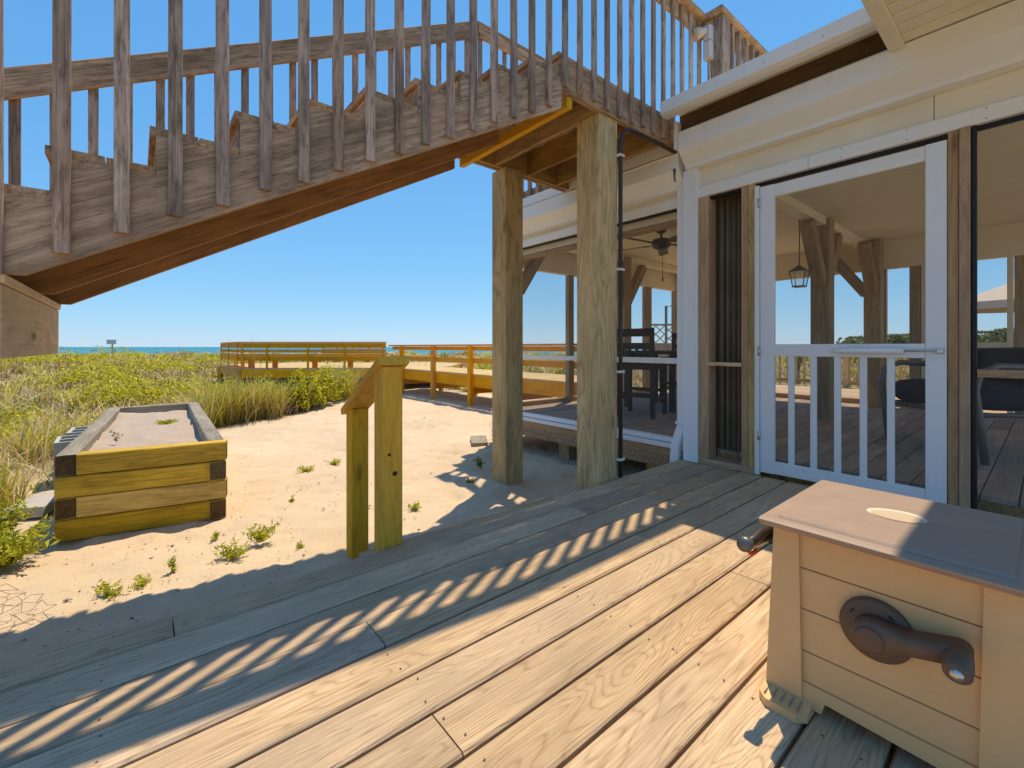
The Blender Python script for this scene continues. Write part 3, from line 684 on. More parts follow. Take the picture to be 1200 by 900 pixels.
# hanging lantern
ln = empty('lantern', (5.5, 1.73, CZ), 'small glass lantern hanging in front of the dark porch post', 'lantern')
lx, ly, lz = 5.5, 1.735, 1.64
tube('hanger', ln, [(lx, ly, CZ-.001), (lx, ly, lz+.13)], .006, 'greymetal', 6)
V = [(-.085,-.085,.06),(.085,-.085,.06),(.085,.085,.06),(-.085,.085,.06),(0,0,.14)]
mk('roof', V, [[0,1,4],[1,2,4],[2,3,4],[3,0,4],[3,2,1,0]], 'greymetal', ln, Matrix.Translation((lx, ly, lz)))
V = [(s1*w_, s2*w_, z) for z, w_ in ((.06, .072), (-.09, .05)) for s1, s2 in ((-1,-1),(1,-1),(1,1),(-1,1))]
mk('glass', V, [[0,1,5,4],[1,2,6,5],[2,3,7,6],[3,0,4,7]], 'glass', ln, Matrix.Translation((lx, ly, lz)))
for s1, s2 in ((-1,-1),(1,-1),(1,1),(-1,1)): tube('frame_bar', ln, [(lx+s1*.073, ly+s2*.073, lz+.06), (lx+s1*.051, ly+s2*.051, lz-.09)], .005, 'greymetal', 5)
box('base', ln, (lx-.055, ly-.055, lz-.105), (lx+.055, ly+.055, lz-.09), 'greymetal', 'x')
# cushioned patio armchairs
def armchair(loc, rz, label, s_=1.0):
    c = empty('patio_armchair', loc, label, 'armchair', None, rz=rz); m = WM[c] @ Matrix.Scale(s_, 4)
    T = lambda p: m @ Vector(p)
    def cushion(nm, ctr, sz, tilt=0):
        bm = bmesh.new(); bmesh.ops.create_cube(bm, size=1)
        for v in bm.verts: v.co = Vector((v.co.x*sz[0], v.co.y*sz[1], v.co.z*sz[2]))
        bmesh.ops.subdivide_edges(bm, edges=bm.edges, cuts=4, use_grid_fill=True)
        for v in bm.verts:
            f_ = [abs(v.co[i])/(sz[i]/2) for i in range(3)]
            for i in range(3):
                o_ = [f_[j] for j in range(3) if j != i]; v.co[i] *= 1 + .16*(1-o_[0]**2)*(1-o_[1]**2) - .10*(o_[0]**4*o_[1]**4)
        me = bpy.data.meshes.new(nm); bm.to_mesh(me); bm.free(); me.polygons.foreach_set('use_smooth', [True]*len(me.polygons)); me.materials.append(M['cush'])
        return place(bpy.data.objects.new(nm, me), Matrix.Translation(T(ctr)) @ Matrix.Rotation(rz, 4, 'Z') @ Matrix.Rotation(tilt, 4, 'Y'), c)
    cushion('seat_cushion', (.02, 0, .40), (.60*s_, .60*s_, .16*s_))
    cushion('back_cushion', (-.26, 0, .52), (.16*s_, .60*s_, .34*s_), -.2)
    cushion('throw_pillow', (-.10, .14, .55), (.12*s_, .32*s_, .28*s_), -.3)
    for y in (-.35, .35):
        P = [(.30, y, 0), (.33, y, .25), (.36, y, .45), (.33, y, .56), (.22, y, .60), (0, y, .59), (-.2, y, .60), (-.33, y, .64)]
        tube('arm', c, [T(p) for p in P], .020*s_, 'greymetal', 8)
        tube('leg', c, [T(p) for p in [(-.34, y, 0), (-.31, y, .3), (-.33, y, .62), (-.36, y, .66)]], .018*s_, 'greymetal', 8)
        tube('seat_rail', c, [T((.32, y, .30)), T((-.31, y, .30))], .015*s_, 'greymetal', 6)
    tube('seat_rail', c, [T((.32, -.35, .30)), T((.32, .35, .30))], .015*s_, 'greymetal', 6); tube('seat_rail', c, [T((-.31, -.35, .30)), T((-.31, .35, .30))], .015*s_, 'greymetal', 6)
    tube('top_rail', c, [T((-.36, -.35, .66)), T((-.38, 0, .68)), T((-.36, .35, .66))], .018*s_, 'greymetal', 8)
armchair((4.86, .36, FZ), R_(140), 'black cushioned metal patio armchair beside the door inside the porch', 1.1)

# ------------------------------------------------------------------ hose box on the deck
hb = empty('hose_box', (1.47, .24, 0), 'tan plastic hose reel box with a crank handle on the deck', 'hose box')
BX0, BX1, BY0, BY1, BH = 1.25, 1.66, .022, .455, .445
yc = (BY0+BY1)/2
def hexa(name, parent, lo, hi, mat):    # 4 bottom points + 4 top points
    V = [Vector(p) for p in lo]+[Vector(p) for p in hi]; c = sum(V, Vector())/8
    return mk(name, [v-c for v in V], [[3,2,1,0],[4,5,6,7],[0,1,5,4],[1,2,6,5],[2,3,7,6],[3,0,4,7]], mat, parent, Matrix.Translation(c))
# tapered corner uprights (wider at the foot)
for s1 in (1, -1):
    o0 = yc+s1*(.2165+.014); o1 = yc+s1*.2135; i0 = yc+s1*.150; i1 = yc+s1*.158
    for (xa, xb) in ((BX0, BX0+.05), (BX1-.05, BX1)):
        hexa('upright', hb, [(xa-.004, o0, .03), (xb, o0, .03), (xb, i0, .03), (xa-.004, i0, .03)], [(xa, o1, BH), (xb, o1, BH), (xb, i1, BH), (xa, i1, BH)], 'box')
    hexa('side_panel', hb, [(BX0+.05, o0-s1*.006, .04), (BX1-.05, o0-s1*.006, .04), (BX1-.05, o0-s1*.03, .04), (BX0+.05, o0-s1*.03, .04)], [(BX0+.05, o1-s1*.006, BH), (BX1-.05, o1-s1*.006, BH), (BX1-.05, o1-s1*.03, BH), (BX0+.05, o1-s1*.03, BH)], 'box')
zs = [.068, .143, .245, .345, BH]
for a, b in zip(zs[:-1], zs[1:]):
    box('siding_panel', hb, (BX0+.010, yc-.158, a+.0012), (BX0+.03, yc+.158, b-.0012), 'box', 'y', .0015)
    box('siding_panel', hb, (BX1-.03, yc-.158, a+.0012), (BX1-.010, yc+.158, b-.0012), 'box', 'y', .0015)
extr('apron', hb, [(yc+.152, .069), (yc+.152, .012), (yc+.112, .012), (yc+.104, .040), (yc-.104, .030), (yc-.112, .012), (yc-.152, .012), (yc-.152, .069)], 'x', BX0+.004, BX0+.022, 'box')
for s1 in (1, -1):
    # ribbed feet
    y0_ = yc+s1*.235; y1_ = yc+s1*.128
    lo_, hi_ = min(y0_, y1_), max(y0_, y1_)
    p = [(BX0-.055, lo_+.02), (BX0-.035, lo_), (BX0+.02, lo_), (BX0+.02, hi_), (BX0-.035, hi_), (BX0-.055, hi_-.02)]
    V = [(a, b, .0) for a, b in p]+[(a, b, .020 if a < BX0 else .034) for a, b in p]; n = 6
    mk('foot', V, [[i, (i+1) % n, n+(i+1) % n, n+i] for i in range(n)]+[list(range(n)), list(range(n, 2*n))], 'box', hb)
    for k in range(5): box('foot_rib', hb, (BX0-.042, lo_+.018+.018*k, .0175), (BX0-.008, lo_+.021+.018*k, .0285), 'lid', 'x', .001)
    box('foot', hb, (BX1-.02, lo_, 0), (BX1+.03, hi_, .03), 'box', 'y', .006)
# lid with a raised border and an inset panel
LX0, LX1, LY0, LY1, LZ0 = 1.195, 1.70, .008, .468, .445
extr('lid', hb, [(LX0+.012, LZ0), (LX1-.012, LZ0), (LX1, LZ0+.012), (LX1, LZ0+.016), (LX1-.014, LZ0+.019), (LX0+.014, LZ0+.019), (LX0, LZ0+.016), (LX0, LZ0+.012)], 'y', LY0, LY1, 'lid')
extr('lid_panel', hb, [(LX0+.034, LZ0+.0195), (LX1-.030, LZ0+.0195), (LX1-.036, LZ0+.0245), (LX0+.040, LZ0+.0245)], 'y', LY0+.032, LY1-.032, 'lid')
def ell(name, cx_, cy_, ra, rb, z, mat, n=28):
    V = [(ra*math.cos(2*math.pi*k/n), rb*math.sin(2*math.pi*k/n)*(1 if math.sin(2*math.pi*k/n) > 0 else .75), 0) for k in range(n)]
    return mk(name, V, [list(range(n))], mat, hb, Matrix.Translation((cx_, cy_, z)) @ Matrix.Rotation(R_(8), 4, 'Z'))
ell('grip_rim', 1.455, .238, .046, .066, LZ0+.0252, 'wornrim'); ell('grip_recess', 1.447, .236, .038, .058, LZ0+.0258, 'worn')
# crank
CY, CZc = .246, .266
tube('crank_plate', hb, [(BX0+.012, CY, CZc), (BX0-.004, CY, CZc), (BX0-.008, CY, CZc)], [.066, .066, .060], 'darkpl', 32)
for k in range(4):
    a = R_(55+90*k); yy, zz = CY-.05*math.cos(a), CZc+.05*math.sin(a)
    plank('slot', hb, (BX0-.0085, yy-.006*math.sin(a), zz-.006*math.cos(a)), (BX0-.0085, yy+.006*math.sin(a), zz+.006*math.cos(a)), .004, .003, 'blackpl', (-1,0,0), .001)
def crank_arm():
    A = (CY, CZc); B = (CY-.135, CZc+.038); d = Vector((B[0]-A[0], B[1]-A[1])).normalized(); nrm = Vector((-d.y, d.x)); L = (Vector(B)-Vector(A)).length
    outl = []
    for k in range(13):
        a = math.pi/2+math.pi*k/12; outl.append((math.cos(a)*.036, math.sin(a)*.036))
    outl += [(.02, -.033), (.04, -.024), (.065, -.0185), (L, -.019)]
    for k in range(1, 8):
        a = -math.pi/2+math.pi*k/8; outl.append((L+math.cos(a)*.019, math.sin(a)*.019))
    outl += [(L, .019), (.065, .0185), (.04, .024), (.02, .033)]
    n = len(outl); V = []
    for (xo, sc_) in ((BX0-.006, 1.0), (BX0-.044, 1.0), (BX0-.052, .86)):
        for (u, v_) in outl:
            bend = -.012*max(0, min(1, (u-.03)/.05))
            pu = (u if u < L else L+(u-L)*sc_) if u > 0 else u*sc_
            q_ = Vector(A)+d*pu+nrm*v_*sc_; V.append((xo+bend, q_.x, q_.y))
    Fc = [[j*n+i, j*n+(i+1) % n, (j+1)*n+(i+1) % n, (j+1)*n+i] for j in (0, 1) for i in range(n)] + [list(range(n)), list(range(2*n, 3*n))]
    o = mk('crank_arm', V, Fc, 'darkpl', hb, smooth=True)
    tube('crank_hub', hb, [(BX0-.05, CY, CZc), (BX0-.056, CY, CZc), (BX0-.0575, CY, CZc)], [.026, .026, .022], 'darkpl', 22)
    tube('crank_knob', hb, [(BX0-.045, B[0], B[1]), (BX0-.075, B[0]-.002, B[1]-.006), (BX0-.100, B[0]-.003, B[1]-.010), (BX0-.106, B[0]-.003, B[1]-.011)], [.021, .022, .021, .014], 'darkpl', 16)
    tube('knob_cap', hb, [(BX0-.1055, B[0]-.003, B[1]-.011), (BX0-.109, B[0]-.003, B[1]-.011)], [.011, .010], 'chrome', 10)
crank_arm()
# spray nozzle clipped to the side
nz_ = empty('spray_nozzle', (1.25, .49, .37), 'metal hose spray nozzle with an orange trigger on the side of the hose box', 'nozzle')
tube('head', nz_, [(1.185, .50, .385), (1.20, .50, .385), (1.215, .50, .385)], [.017, .019, .014], 'greymetal', 16)
tube('barrel', nz_, [(1.205, .50, .383), (1.24, .498, .384), (1.28, .496, .392), (1.36, .492, .392)], [.010, .013, .014, .012], 'conduit', 12)
tube('handle', nz_, [(1.21, .50, .370), (1.26, .498, .367), (1.36, .492, .366)], [.006, .008, .008], 'chrome', 8)
tube('trigger', nz_, [(1.212, .50, .363), (1.232, .50, .349), (1.255, .50, .347), (1.272, .499, .360)], [.004, .006, .006, .004], 'orange', 8)
box('clip', nz_, (1.335, .468, .35), (1.352, .50, .405), 'blackpl', 'z')

# ------------------------------------------------------------------ planter bed
pb = empty('planter_box', (.1, 5.2, -.31), 'raised planter box of stacked yellow timbers filled with dry sand', 'planter')
PC = [Vector((-.385, 3.89, 0)), Vector((.485, 3.72, 0)), Vector((.57, 6.65, 0)), Vector((-.23, 6.62, 0))]
TH, TW = .134, .10
cen = sum(PC, Vector())/4
for r in range(4):
    z = .225 - TH/2 - r*TH
    for k in range(4):
        a, b = PC[k], PC[(k+1) % 4]; d = (b-a).normalized(); inn = Vector((-d.y, d.x, 0))
        even = r % 2 == 0
        a2 = a + inn*TW/2 + (d*TW*1.01 if even else Vector()); b2 = b + inn*TW/2 - (Vector() if even else d*TW*1.01)
        plank('timber', pb, a2+Vector((0,0,z)), b2+Vector((0,0,z)), TW, TH-.006, 'timbertop' if (k != 0 and r == 0) else 'timber', ch=.006)
        q_ = (b2 if even else a2)+Vector((0,0,z)); sg = 1 if even else -1
        plank('end_grain', pb, q_-d*sg*.006, q_+d*sg*.0012, TW-.008, TH-.014, 'endgrain', ch=.002)
# timber cap colour on the front top edge and the sand fill
n = 30; V = []; Fc = []
for i in range(n+1):
    for j in range(n+1):
        u, v_ = i/n, j/n; p = (PC[0].lerp(PC[1], u)).lerp(PC[3].lerp(PC[2], u), v_); p = p.lerp(cen, .07)
        V.append((p.x, p.y, .165 + .035*noise.noise((p.x*4, p.y*4, 2)) + .022*noise.noise((p.x*11, p.y*11, 5)) - .03*u))
for i in range(n):
    for j in range(n): b0 = i*(n+1)+j; Fc.append([b0, b0+n+1, b0+n+2, b0+1])
s = NT('planter_soil'); v = s.coord(False); n3 = s.noise(v, 60, 4, .7); n2 = s.noise(v, 6, 5, .6)
s.l.new(s.mix(n3, s.mix(n2, (.50,.40,.31,1), (.70,.57,.45,1)), (.36,.27,.21,1)), s.b.inputs['Base Color']); s.b.inputs['Roughness'].default_value = .95; s.bump(n3, .6, .02); M['soil'] = s.m
mk('soil', V, Fc, 'soil', pb, smooth=True)
# concrete blocks beside the planter
def cinder(loc, rz, label):
    c = bmesh.new()
    L, W, Hh, t = .39, .19, .19, .028
    def bxx(x0, x1, y0, y1, z0, z1):
        m = bmesh.ops.create_cube(c, size=1)
        for v_ in m['verts']: v_.co = Vector(((x0+x1)/2+v_.co.x*(x1-x0), (y0+y1)/2+v_.co.y*(y1-y0), (z0+z1)/2+v_.co.z*(z1-z0)))
    bxx(-L/2, L/2, -W/2, -W/2+t, 0, Hh); bxx(-L/2, L/2, W/2-t, W/2, 0, Hh)
    for x in (-L/2, -.015, L/2-.03): bxx(x+.001, x+.029, -W/2+t+.0005, W/2-t-.0005, .001, Hh-.001)
    me = bpy.data.meshes.new('cinder_block'); c.to_mesh(me); c.free(); me.materials.append(M['concrete'])
    o = place(bpy.data.objects.new('cinder_block', me), Matrix.Translation(loc) @ Matrix.Rotation(rz, 4, 'Z')); tag(o, label, 'concrete block', 'concrete blocks by the planter'); return o
cinder((-.45, 5.6, -.115), R_(92), 'hollow concrete block on top of the pair beside the planter side')
cinder((-.45, 5.6, -.31), R_(90), 'hollow concrete block underneath another beside the planter side')
cinder((-.41, 6.15, -.115), R_(88), 'hollow concrete block stacked near the back corner of the planter')
cinder((-.41, 6.15, -.31), R_(90), 'hollow concrete block at the bottom near the planter back corner')
sl_ = plank('paver', None, (-.60, 4.50, -.25), (-.48, 4.86, -.25), .22, .07, 'concrete', ch=.006); tag(sl_, 'pale concrete slab half hidden in weeds near the planter front corner', 'paver')
# loose board on the sand
lp = plank('loose_board', None, (3.17, 4.40, -.285), (3.42, 4.78, -.285), .20, .035, 'timbertop'); tag(lp, 'short grey board lying on the sand behind the tall post', 'board')

# ------------------------------------------------------------------ boardwalk with benches
bwk = empty('boardwalk', (5.9, 8, -.31), 'new yellow pine boardwalk with a two rail fence crossing the sand', 'boardwalk')
BZ = .337; BXa, BXb = 5.3, 6.5
y = 4.75
while y < 11.4:
    box('floor_board', bwk, (BXa-.03, y, BZ-.035), (BXb+.03, y+.138, BZ), 'pinefloor', 'y' if False else 'x'); y += .144
box('side_beam', bwk, (BXa-.01, 4.75, BZ-.27), (BXa+.03, 11.4, BZ-.037), 'pine2', 'y'); box('side_beam', bwk, (BXb-.03, 4.75, BZ-.27), (BXb+.01, 11.4, BZ-.037), 'pine2', 'y')
for yy in (4.85, 6.1, 7.6, 9.1, 10.7):
    box('post', bwk, (BXa-.105, yy-.05, -.6), (BXa-.012, yy+.05, .905), 'pine2', 'z')
    box('post', bwk, (BXb-.14, yy-.05, -.6), (BXb-.04, yy+.05, BZ-.04), 'pine2', 'z')
    box('cross_beam', bwk, (BXa-.01, yy+.055, BZ-.42), (BXb, yy+.095, BZ-.272), 'pine2', 'x')
box('top_rail', bwk, (BXa-.13, 4.75, .907), (BXa+.01, 11.35, .943), 'pine2', 'y')
box('rail_board', bwk, (BXa-.011, 4.75, .815), (BXa+.022, 11.35, .900), 'pine2', 'y')
box('middle_rail', bwk, (BXa-.011, 4.75, .55), (BXa+.022, 11.35, .66), 'pine2', 'y')
def W_(lat, D, z=0): p = RT*lat + FW*D; return Vector((p.x, p.y, z))
pf = empty('viewing_platform', W_(-5.5, 15, -.31), 'pine viewing platform at the end of the boardwalk over the dune grass', 'platform')
poly = [(-7.6,12.5),(-3.3,12.5),(-1.9,13.8),(-1.9,16.6),(-3.3,18),(-7.6,18),(-9.6,16.2),(-9.6,14.8)]
PZ = .29
D = 12.5
while D < 17.95:
    xs = []
    for i in range(8):
        a, b = poly[i], poly[(i+1) % 8]; Dm = D+.07
        if (a[1] > Dm) != (b[1] > Dm): xs.append(a[0]+(b[0]-a[0])*(Dm-a[1])/(b[1]-a[1]))
    if len(xs) == 2: plank('floor_board', pf, W_(min(xs), D+.07, PZ-.018), W_(max(xs), D+.07, PZ-.018), .137, .036, 'pinefloor')
    D += .143
for i in range(8):
    a, b = poly[i], poly[(i+1) % 8]; plank('rim_board', pf, W_(*a, PZ-.15), W_(*b, PZ-.15), .04, .22, 'pine2')
    plank('post', pf, W_(*a, -.7), W_(*a, PZ-.04), .12, .12, 'pine2', FW)
def bench(name, a, b, out, label, posts):
    A, B = W_(*a), W_(*b); d = (B-A).normalized(); o_ = Vector(out).normalized()
    e = empty(name, (A+B)/2+Vector((0,0,PZ)), label, 'bench', 'benches round the viewing platform')
    L = (B-A).length
    up = Vector((0,0,1))
    for z, h_, t in ((.930, .14, .036), (.775, .085, .03), (.655, .075, .03), (.555, .11, .03)):
        plank('back_slat', e, A+up*z+o_*.012, B+up*z+o_*.012, t, h_, 'pine2')
    plank('back_cap', e, A+up*1.02-o_*.02, B+up*1.02-o_*.02, .13, .03, 'pine2')
    for k in range(3): plank('seat_slat', e, A+up*.615-o_*(.12+.13*k), B+up*.615-o_*(.12+.13*k), .12, .036, 'pine2')
    for t in posts:
        p = A+d*L*t
        plank('back_post', e, p+up*PZ+o_*.040, p+up*1.0+o_*.040, .06, .022, 'pine2', o_)
        plank('leg', e, p+up*(PZ)-o_*.36+d*.02, p+up*.595-o_*.36+d*.02, .15, .045, 'pine2', o_)
        plank('seat_bearer', e, p+up*.575-o_*.02+d*.1, p+up*.575-o_*.40+d*.1, .04, .04, 'pine2')
    return e
bench('bench', (-7.6,12.55), (-3.52,12.55), -FW, 'long slatted pine bench along the house side of the viewing platform', (.02, .19, .47, .72, .985))
dl = (W_(-9.6,14.8)-W_(-7.6,12.55)); bench('bench', (-9.55,14.8), (-7.65,12.6), (dl.y, -dl.x, 0) if Vector((dl.y,-dl.x,0)).dot(RT) < 0 else (-dl.y, dl.x, 0), 'slatted pine bench on the slanted corner side of the viewing platform', (.02, .5, .98))
bench('bench', (-7.6,17.95), (-5.1,17.95), FW, 'long slatted pine bench on the sea side of the viewing platform', (.02, .25, .5, .75, .98))
fe = None
# ------------------------------------------------------------------ sign on the dune
sp_ = W_(-.8895*34, 34); gz = hz(sp_.x, sp_.y)
sg = empty('warning_sign', (sp_.x, sp_.y, gz), 'small grey notice sign on a post at the dune crest', 'sign')
plank('post', sg, (sp_.x, sp_.y, gz-.3), (sp_.x, sp_.y, 1.30), .10, .10, 'dark_post', (0,-1,0))
m, L = frame(W_(-.8895*34-.36, 33.92, 1.27), W_(-.8895*34+.36, 33.92, 1.27), (0,0,1)); place(bpy.data.objects.new('sign_panel', plank_mesh(L, .03, .34, 'signw', .004)), m, sg)

# ------------------------------------------------------------------ beyond the porch
bd = empty('back_deck', (9.4, 1.5, -.31), 'sunlit plank deck with a baluster railing behind the porch', 'deck')
x = 7.82
while x < 11.1:
    box('deck_board', bd, (x, -1.2, .03), (x+.14, 4.6, .066), 'deck', 'y'); x += .146
yy = -1.1
while yy < 4.6:
    box('baluster', bd, (11.05, yy, .08), (11.09, yy+.04, .76), 'post', 'z'); yy += .16
box('top_rail', bd, (10.98, -1.2, .765), (11.12, 4.6, .805), 'post', 'y'); box('bottom_rail', bd, (11.092, -1.2, .12), (11.125, 4.6, .2), 'post', 'y')
for yy in (-1.2, .7, 2.6, 4.5): box('post', bd, (11.0, yy, -.6), (11.04, yy+.09, .76), 'post', 'z')
for yy in (-1.0, 1.7, 4.4):
    for xx in (8.0, 9.6): box('pier', bd, (xx, yy, -.7), (xx+.12, yy+.12, .028), 'post', 'z')
um = empty('patio_umbrella', (16.6, .45, -.31), 'beige canvas patio umbrella standing beyond the porch window', 'umbrella')
V = []; n = 8; c0 = Vector((16.6, .45, 0))
V = [(0,0,2.55)]+[(1.35*math.cos(2*math.pi*k/n), 1.35*math.sin(2*math.pi*k/n), 1.98) for k in range(n)]+[(1.35*math.cos(2*math.pi*k/n), 1.35*math.sin(2*math.pi*k/n), 1.80) for k in range(n)]
mk('canopy', V, [[0, 1+k, 1+(k+1) % n] for k in range(n)]+[[1+k, 1+n+k, 1+n+(k+1) % n, 1+(k+1) % n] for k in range(n)], 'fabric', um, Matrix.Translation(c0))
tube('pole', um, [(16.6,.45,-.31),(16.6,.45,2.54)], .025, 'greymetal', 8)
tube('base', um, [(16.6,.45,-.31),(16.6,.45,-.24),(16.6,.45,-.2)], [.28,.27,.05], 'concrete', 16)
lt = empty('lattice_fence', (12.6, 7.7, -.31), 'brown board fence with a lattice top beyond the end of the porch', 'fence')
A = W_(.300*14, 14); B = W_(.395*14, 14); d = (B-A).normalized(); up = Vector((0,0,1))
for p in (A, B): plank('post', lt, p+up*-.5, p+up*1.62, .09, .09, 'dark_post', FW)
plank('rail', lt, A+up*1.58, B+up*1.58, .04, .06, 'dark_post'); plank('rail', lt, A+up*.98, B+up*.98, .04, .06, 'dark_post')
for k in range(9): plank('fence_board', lt, A.lerp(B, (k+.5)/9)+up*-.2-FW*.03, A.lerp(B, (k+.5)/9)+up*.95-FW*.03, .14, .02, 'dark_post', FW)
LL = (B-A).length
for sg_ in (1, -1):
    for k in range(-3, 6):
        u0, u1 = k*.27, k*.27+.56; z0, z1 = (1.01, 1.55) if sg_ > 0 else (1.55, 1.01)
        def clipu(u, z): return u, z
        ua, za, ub, zb = u0, z0, u1, z1
        if ub < 0 or ua > LL: continue
        if ua < 0: za += (0-ua)/(ub-ua)*(zb-za); ua = 0
        if ub > LL: zb = za+(LL-ua)/(ub-ua)*(zb-za); ub = LL
        if ub-ua < .05: continue
        plank('lattice_strip', lt, A+d*ua+up*za+FW*.008*sg_, A+d*ub+up*zb+FW*.008*sg_, .008, .03, 'dark_post', (0,0,1))
lo = W_(.343*16, 16); sl = empty('lamp_post', (lo.x, lo.y, -.31), 'thin grey outdoor lamp post with a curved head behind the lattice fence', 'post')  # outdoor lamp post, modelled without a light source
plank('pole', sl, (lo.x, lo.y, -.4), (lo.x, lo.y, 2.35), .07, .07, 'greymetal', (0,-1,0))
tube('head', sl, [(lo.x, lo.y, 2.3), lo+RT*.1+up*2.37, lo+RT*.22+up*2.33, lo+RT*.24+up*2.22], [.02,.025,.03,.05], 'chrome', 8)

# ------------------------------------------------------------------ vegetation
def blades(P, h, lean, wd, cols, seed):
    r = np.random.default_rng(seed); n = len(P); th = r.uniform(0, 2*np.pi, n); fa = th + np.pi/2 + r.normal(0, .5, n)
    dr_ = np.stack([np.cos(th), np.sin(th), np.zeros(n)], -1); sdv = np.stack([np.cos(fa), np.sin(fa), np.zeros(n)], -1)
    V = np.zeros((n, 7, 3)); k = 0
    for i, (s_, wf) in enumerate(((0, .8), (.4, 1.0), (.75, .7), (1, 0))):
        c = P + dr_*(lean*h*s_**1.8)[:, None] + np.array([0,0,1.])*(h*s_*(1-.35*lean*s_))[:, None]
        if i < 3: V[:, k] = c - sdv*(wd*wf/2)[:, None]; V[:, k+1] = c + sdv*(wd*wf/2)[:, None]; k += 2
        else: V[:, 6] = c
    T = np.array([[0,1,3],[0,3,2],[2,3,5],[2,5,4],[4,5,6]])
    tri = (np.arange(n)[:, None, None]*7 + T[None]).reshape(-1, 3)
    C = np.repeat(np.concatenate([cols, np.ones((n,1))], 1)[:, None, :], 7, 1)
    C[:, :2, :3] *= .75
    return V.reshape(-1, 3), tri, C.reshape(-1, 4)
def leaves(P, size, cols, seed, elong=2.0, upb=.6):
    r = np.random.default_rng(seed); n = len(P)
    nrm = r.normal(0, 1, (n, 3)); nrm[:, 2] = np.abs(nrm[:, 2]) + upb; nrm /= np.linalg.norm(nrm, axis=1)[:, None]
    a = r.normal(0, 1, (n, 3)); a -= nrm*(a*nrm).sum(1)[:, None]; a /= np.linalg.norm(a, axis=1)[:, None]; b = np.cross(nrm, a)
    sl = (size*elong/2)[:, None]; sw = (size/2)[:, None]
    V = np.stack([P-a*sl, P+b*sw-nrm*sw*.3, P+a*sl, P-b*sw-nrm*sw*.3], 1).reshape(-1, 3)
    tri = (np.arange(n)[:, None, None]*4 + np.array([[0,1,2],[0,2,3]])[None]).reshape(-1, 3)
    C = np.repeat(np.concatenate([cols, np.ones((n,1))], 1)[:, None, :], 4, 1).reshape(-1, 4)
    return V, tri, C
def pick(n, cl, pr, seed, jit=.15):
    r = np.random.default_rng(seed); c = np.array(cl)[r.choice(len(cl), n, p=np.array(pr)/sum(pr))]
    return np.clip(c*(1+r.normal(0, jit, (n, 1)))*(1+r.normal(0, .05, (n, 3))), .005, .9)
def xyD(lat_t, D): return np.stack([(FW.x+RT.x*lat_t)*D, (FW.y+RT.y*lat_t)*D], -1)
GREEN = (.30,.31,.035); YGREEN = (.60,.52,.045); STRAW = (.74,.57,.28); DRY = (.52,.37,.20); DARK = (.085,.095,.03); TWIG = (.14,.085,.05)
def field(n, seed, a0=-1.45, a1=1.45, d0=2.6, d1=62):
    r = np.random.default_rng(seed); lt_ = r.uniform(a0, a1, n); D = np.exp(r.uniform(math.log(d0), math.log(d1), n))
    xy = xyD(lt_, D); sdv = sdist(xy[:,0], xy[:,1])
    return xy, D, sdv, r
def keepout(xy):
    # platform and boardwalk footprints
    lat = xy[:,0]*RT.x+xy[:,1]*RT.y; D = xy[:,0]*FW.x+xy[:,1]*FW.y
    pl = (lat > -9.7) & (lat < -1.8) & (D > 12.6) & (D < 18.1)
    bw_ = (xy[:,0] > 5.1) & (xy[:,0] < 6.6) & (xy[:,1] < 12.0) & (xy[:,1] > 4)
    pn = (xy[:,0] > -.42) & (xy[:,0] < .6) & (xy[:,1] > 3.7) & (xy[:,1] < 6.75)
    return pl | bw_ | pn
def patch(x, y, s, seed): return np.sin(x*s+seed)*np.cos(y*s*1.13-seed*.7) + .6*np.sin(x*s*2.3-y*s*1.9+seed*2) + .35*np.sin(x*s*5.1+y*s*4.3)
# beach grass and dry thatch growing in tussocks
cxy, cD, csd, r = field(9500, 21)
k = (r.uniform(0, 1, len(cD)) < ss(-.05, .8, csd + .3*patch(cxy[:,0], cxy[:,1], 1.7, 1.0))) & ~keepout(cxy)
cxy, cD, csd = cxy[k], cD[k], csd[k]; nc = len(cD); per = 17
g_ = patch(cxy[:,0], cxy[:,1], .55, 2.0)
ty = np.where(g_ > .35, r.choice(4, nc, p=[.38, .14, .30, .18]), r.choice(4, nc, p=[.60, .27, .10, .03]))
hc = r.uniform(.12, .42, nc)*(1+.2*g_)*ss(-.1, 1.0, csd+.5); hc = np.clip(hc*(1+.9*(r.uniform(0, 1, nc) > .9)), .06, .7)
rad = (.05+r.uniform(0, .12, nc))*(1+.05*cD)
ii = np.repeat(np.arange(nc), per); n = len(ii); a = r.uniform(0, 2*np.pi, n); q_ = np.sqrt(r.uniform(0, 1, n))*rad[ii]
xy = cxy[ii]+np.stack([np.cos(a)*q_, np.sin(a)*q_], -1); D = cD[ii]
P = np.stack([xy[:,0], xy[:,1], hfun(xy[:,0], xy[:,1])-.01], -1)
cols = np.array([STRAW, DRY, YGREEN, GREEN])[ty][ii]*(1+r.normal(0, .22, (nc, 1)))[ii]*(1+r.normal(0, .14, (n, 1)))*(1+r.normal(0, .05, (n, 3)))
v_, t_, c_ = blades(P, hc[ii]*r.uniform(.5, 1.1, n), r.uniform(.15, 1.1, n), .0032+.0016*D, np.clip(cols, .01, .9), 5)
o = tris_obj('dune_grass', v_, t_, 'grass', c_); tag(o, 'thick dune grass and dry thatch covering the dunes', 'grass', kind='stuff')
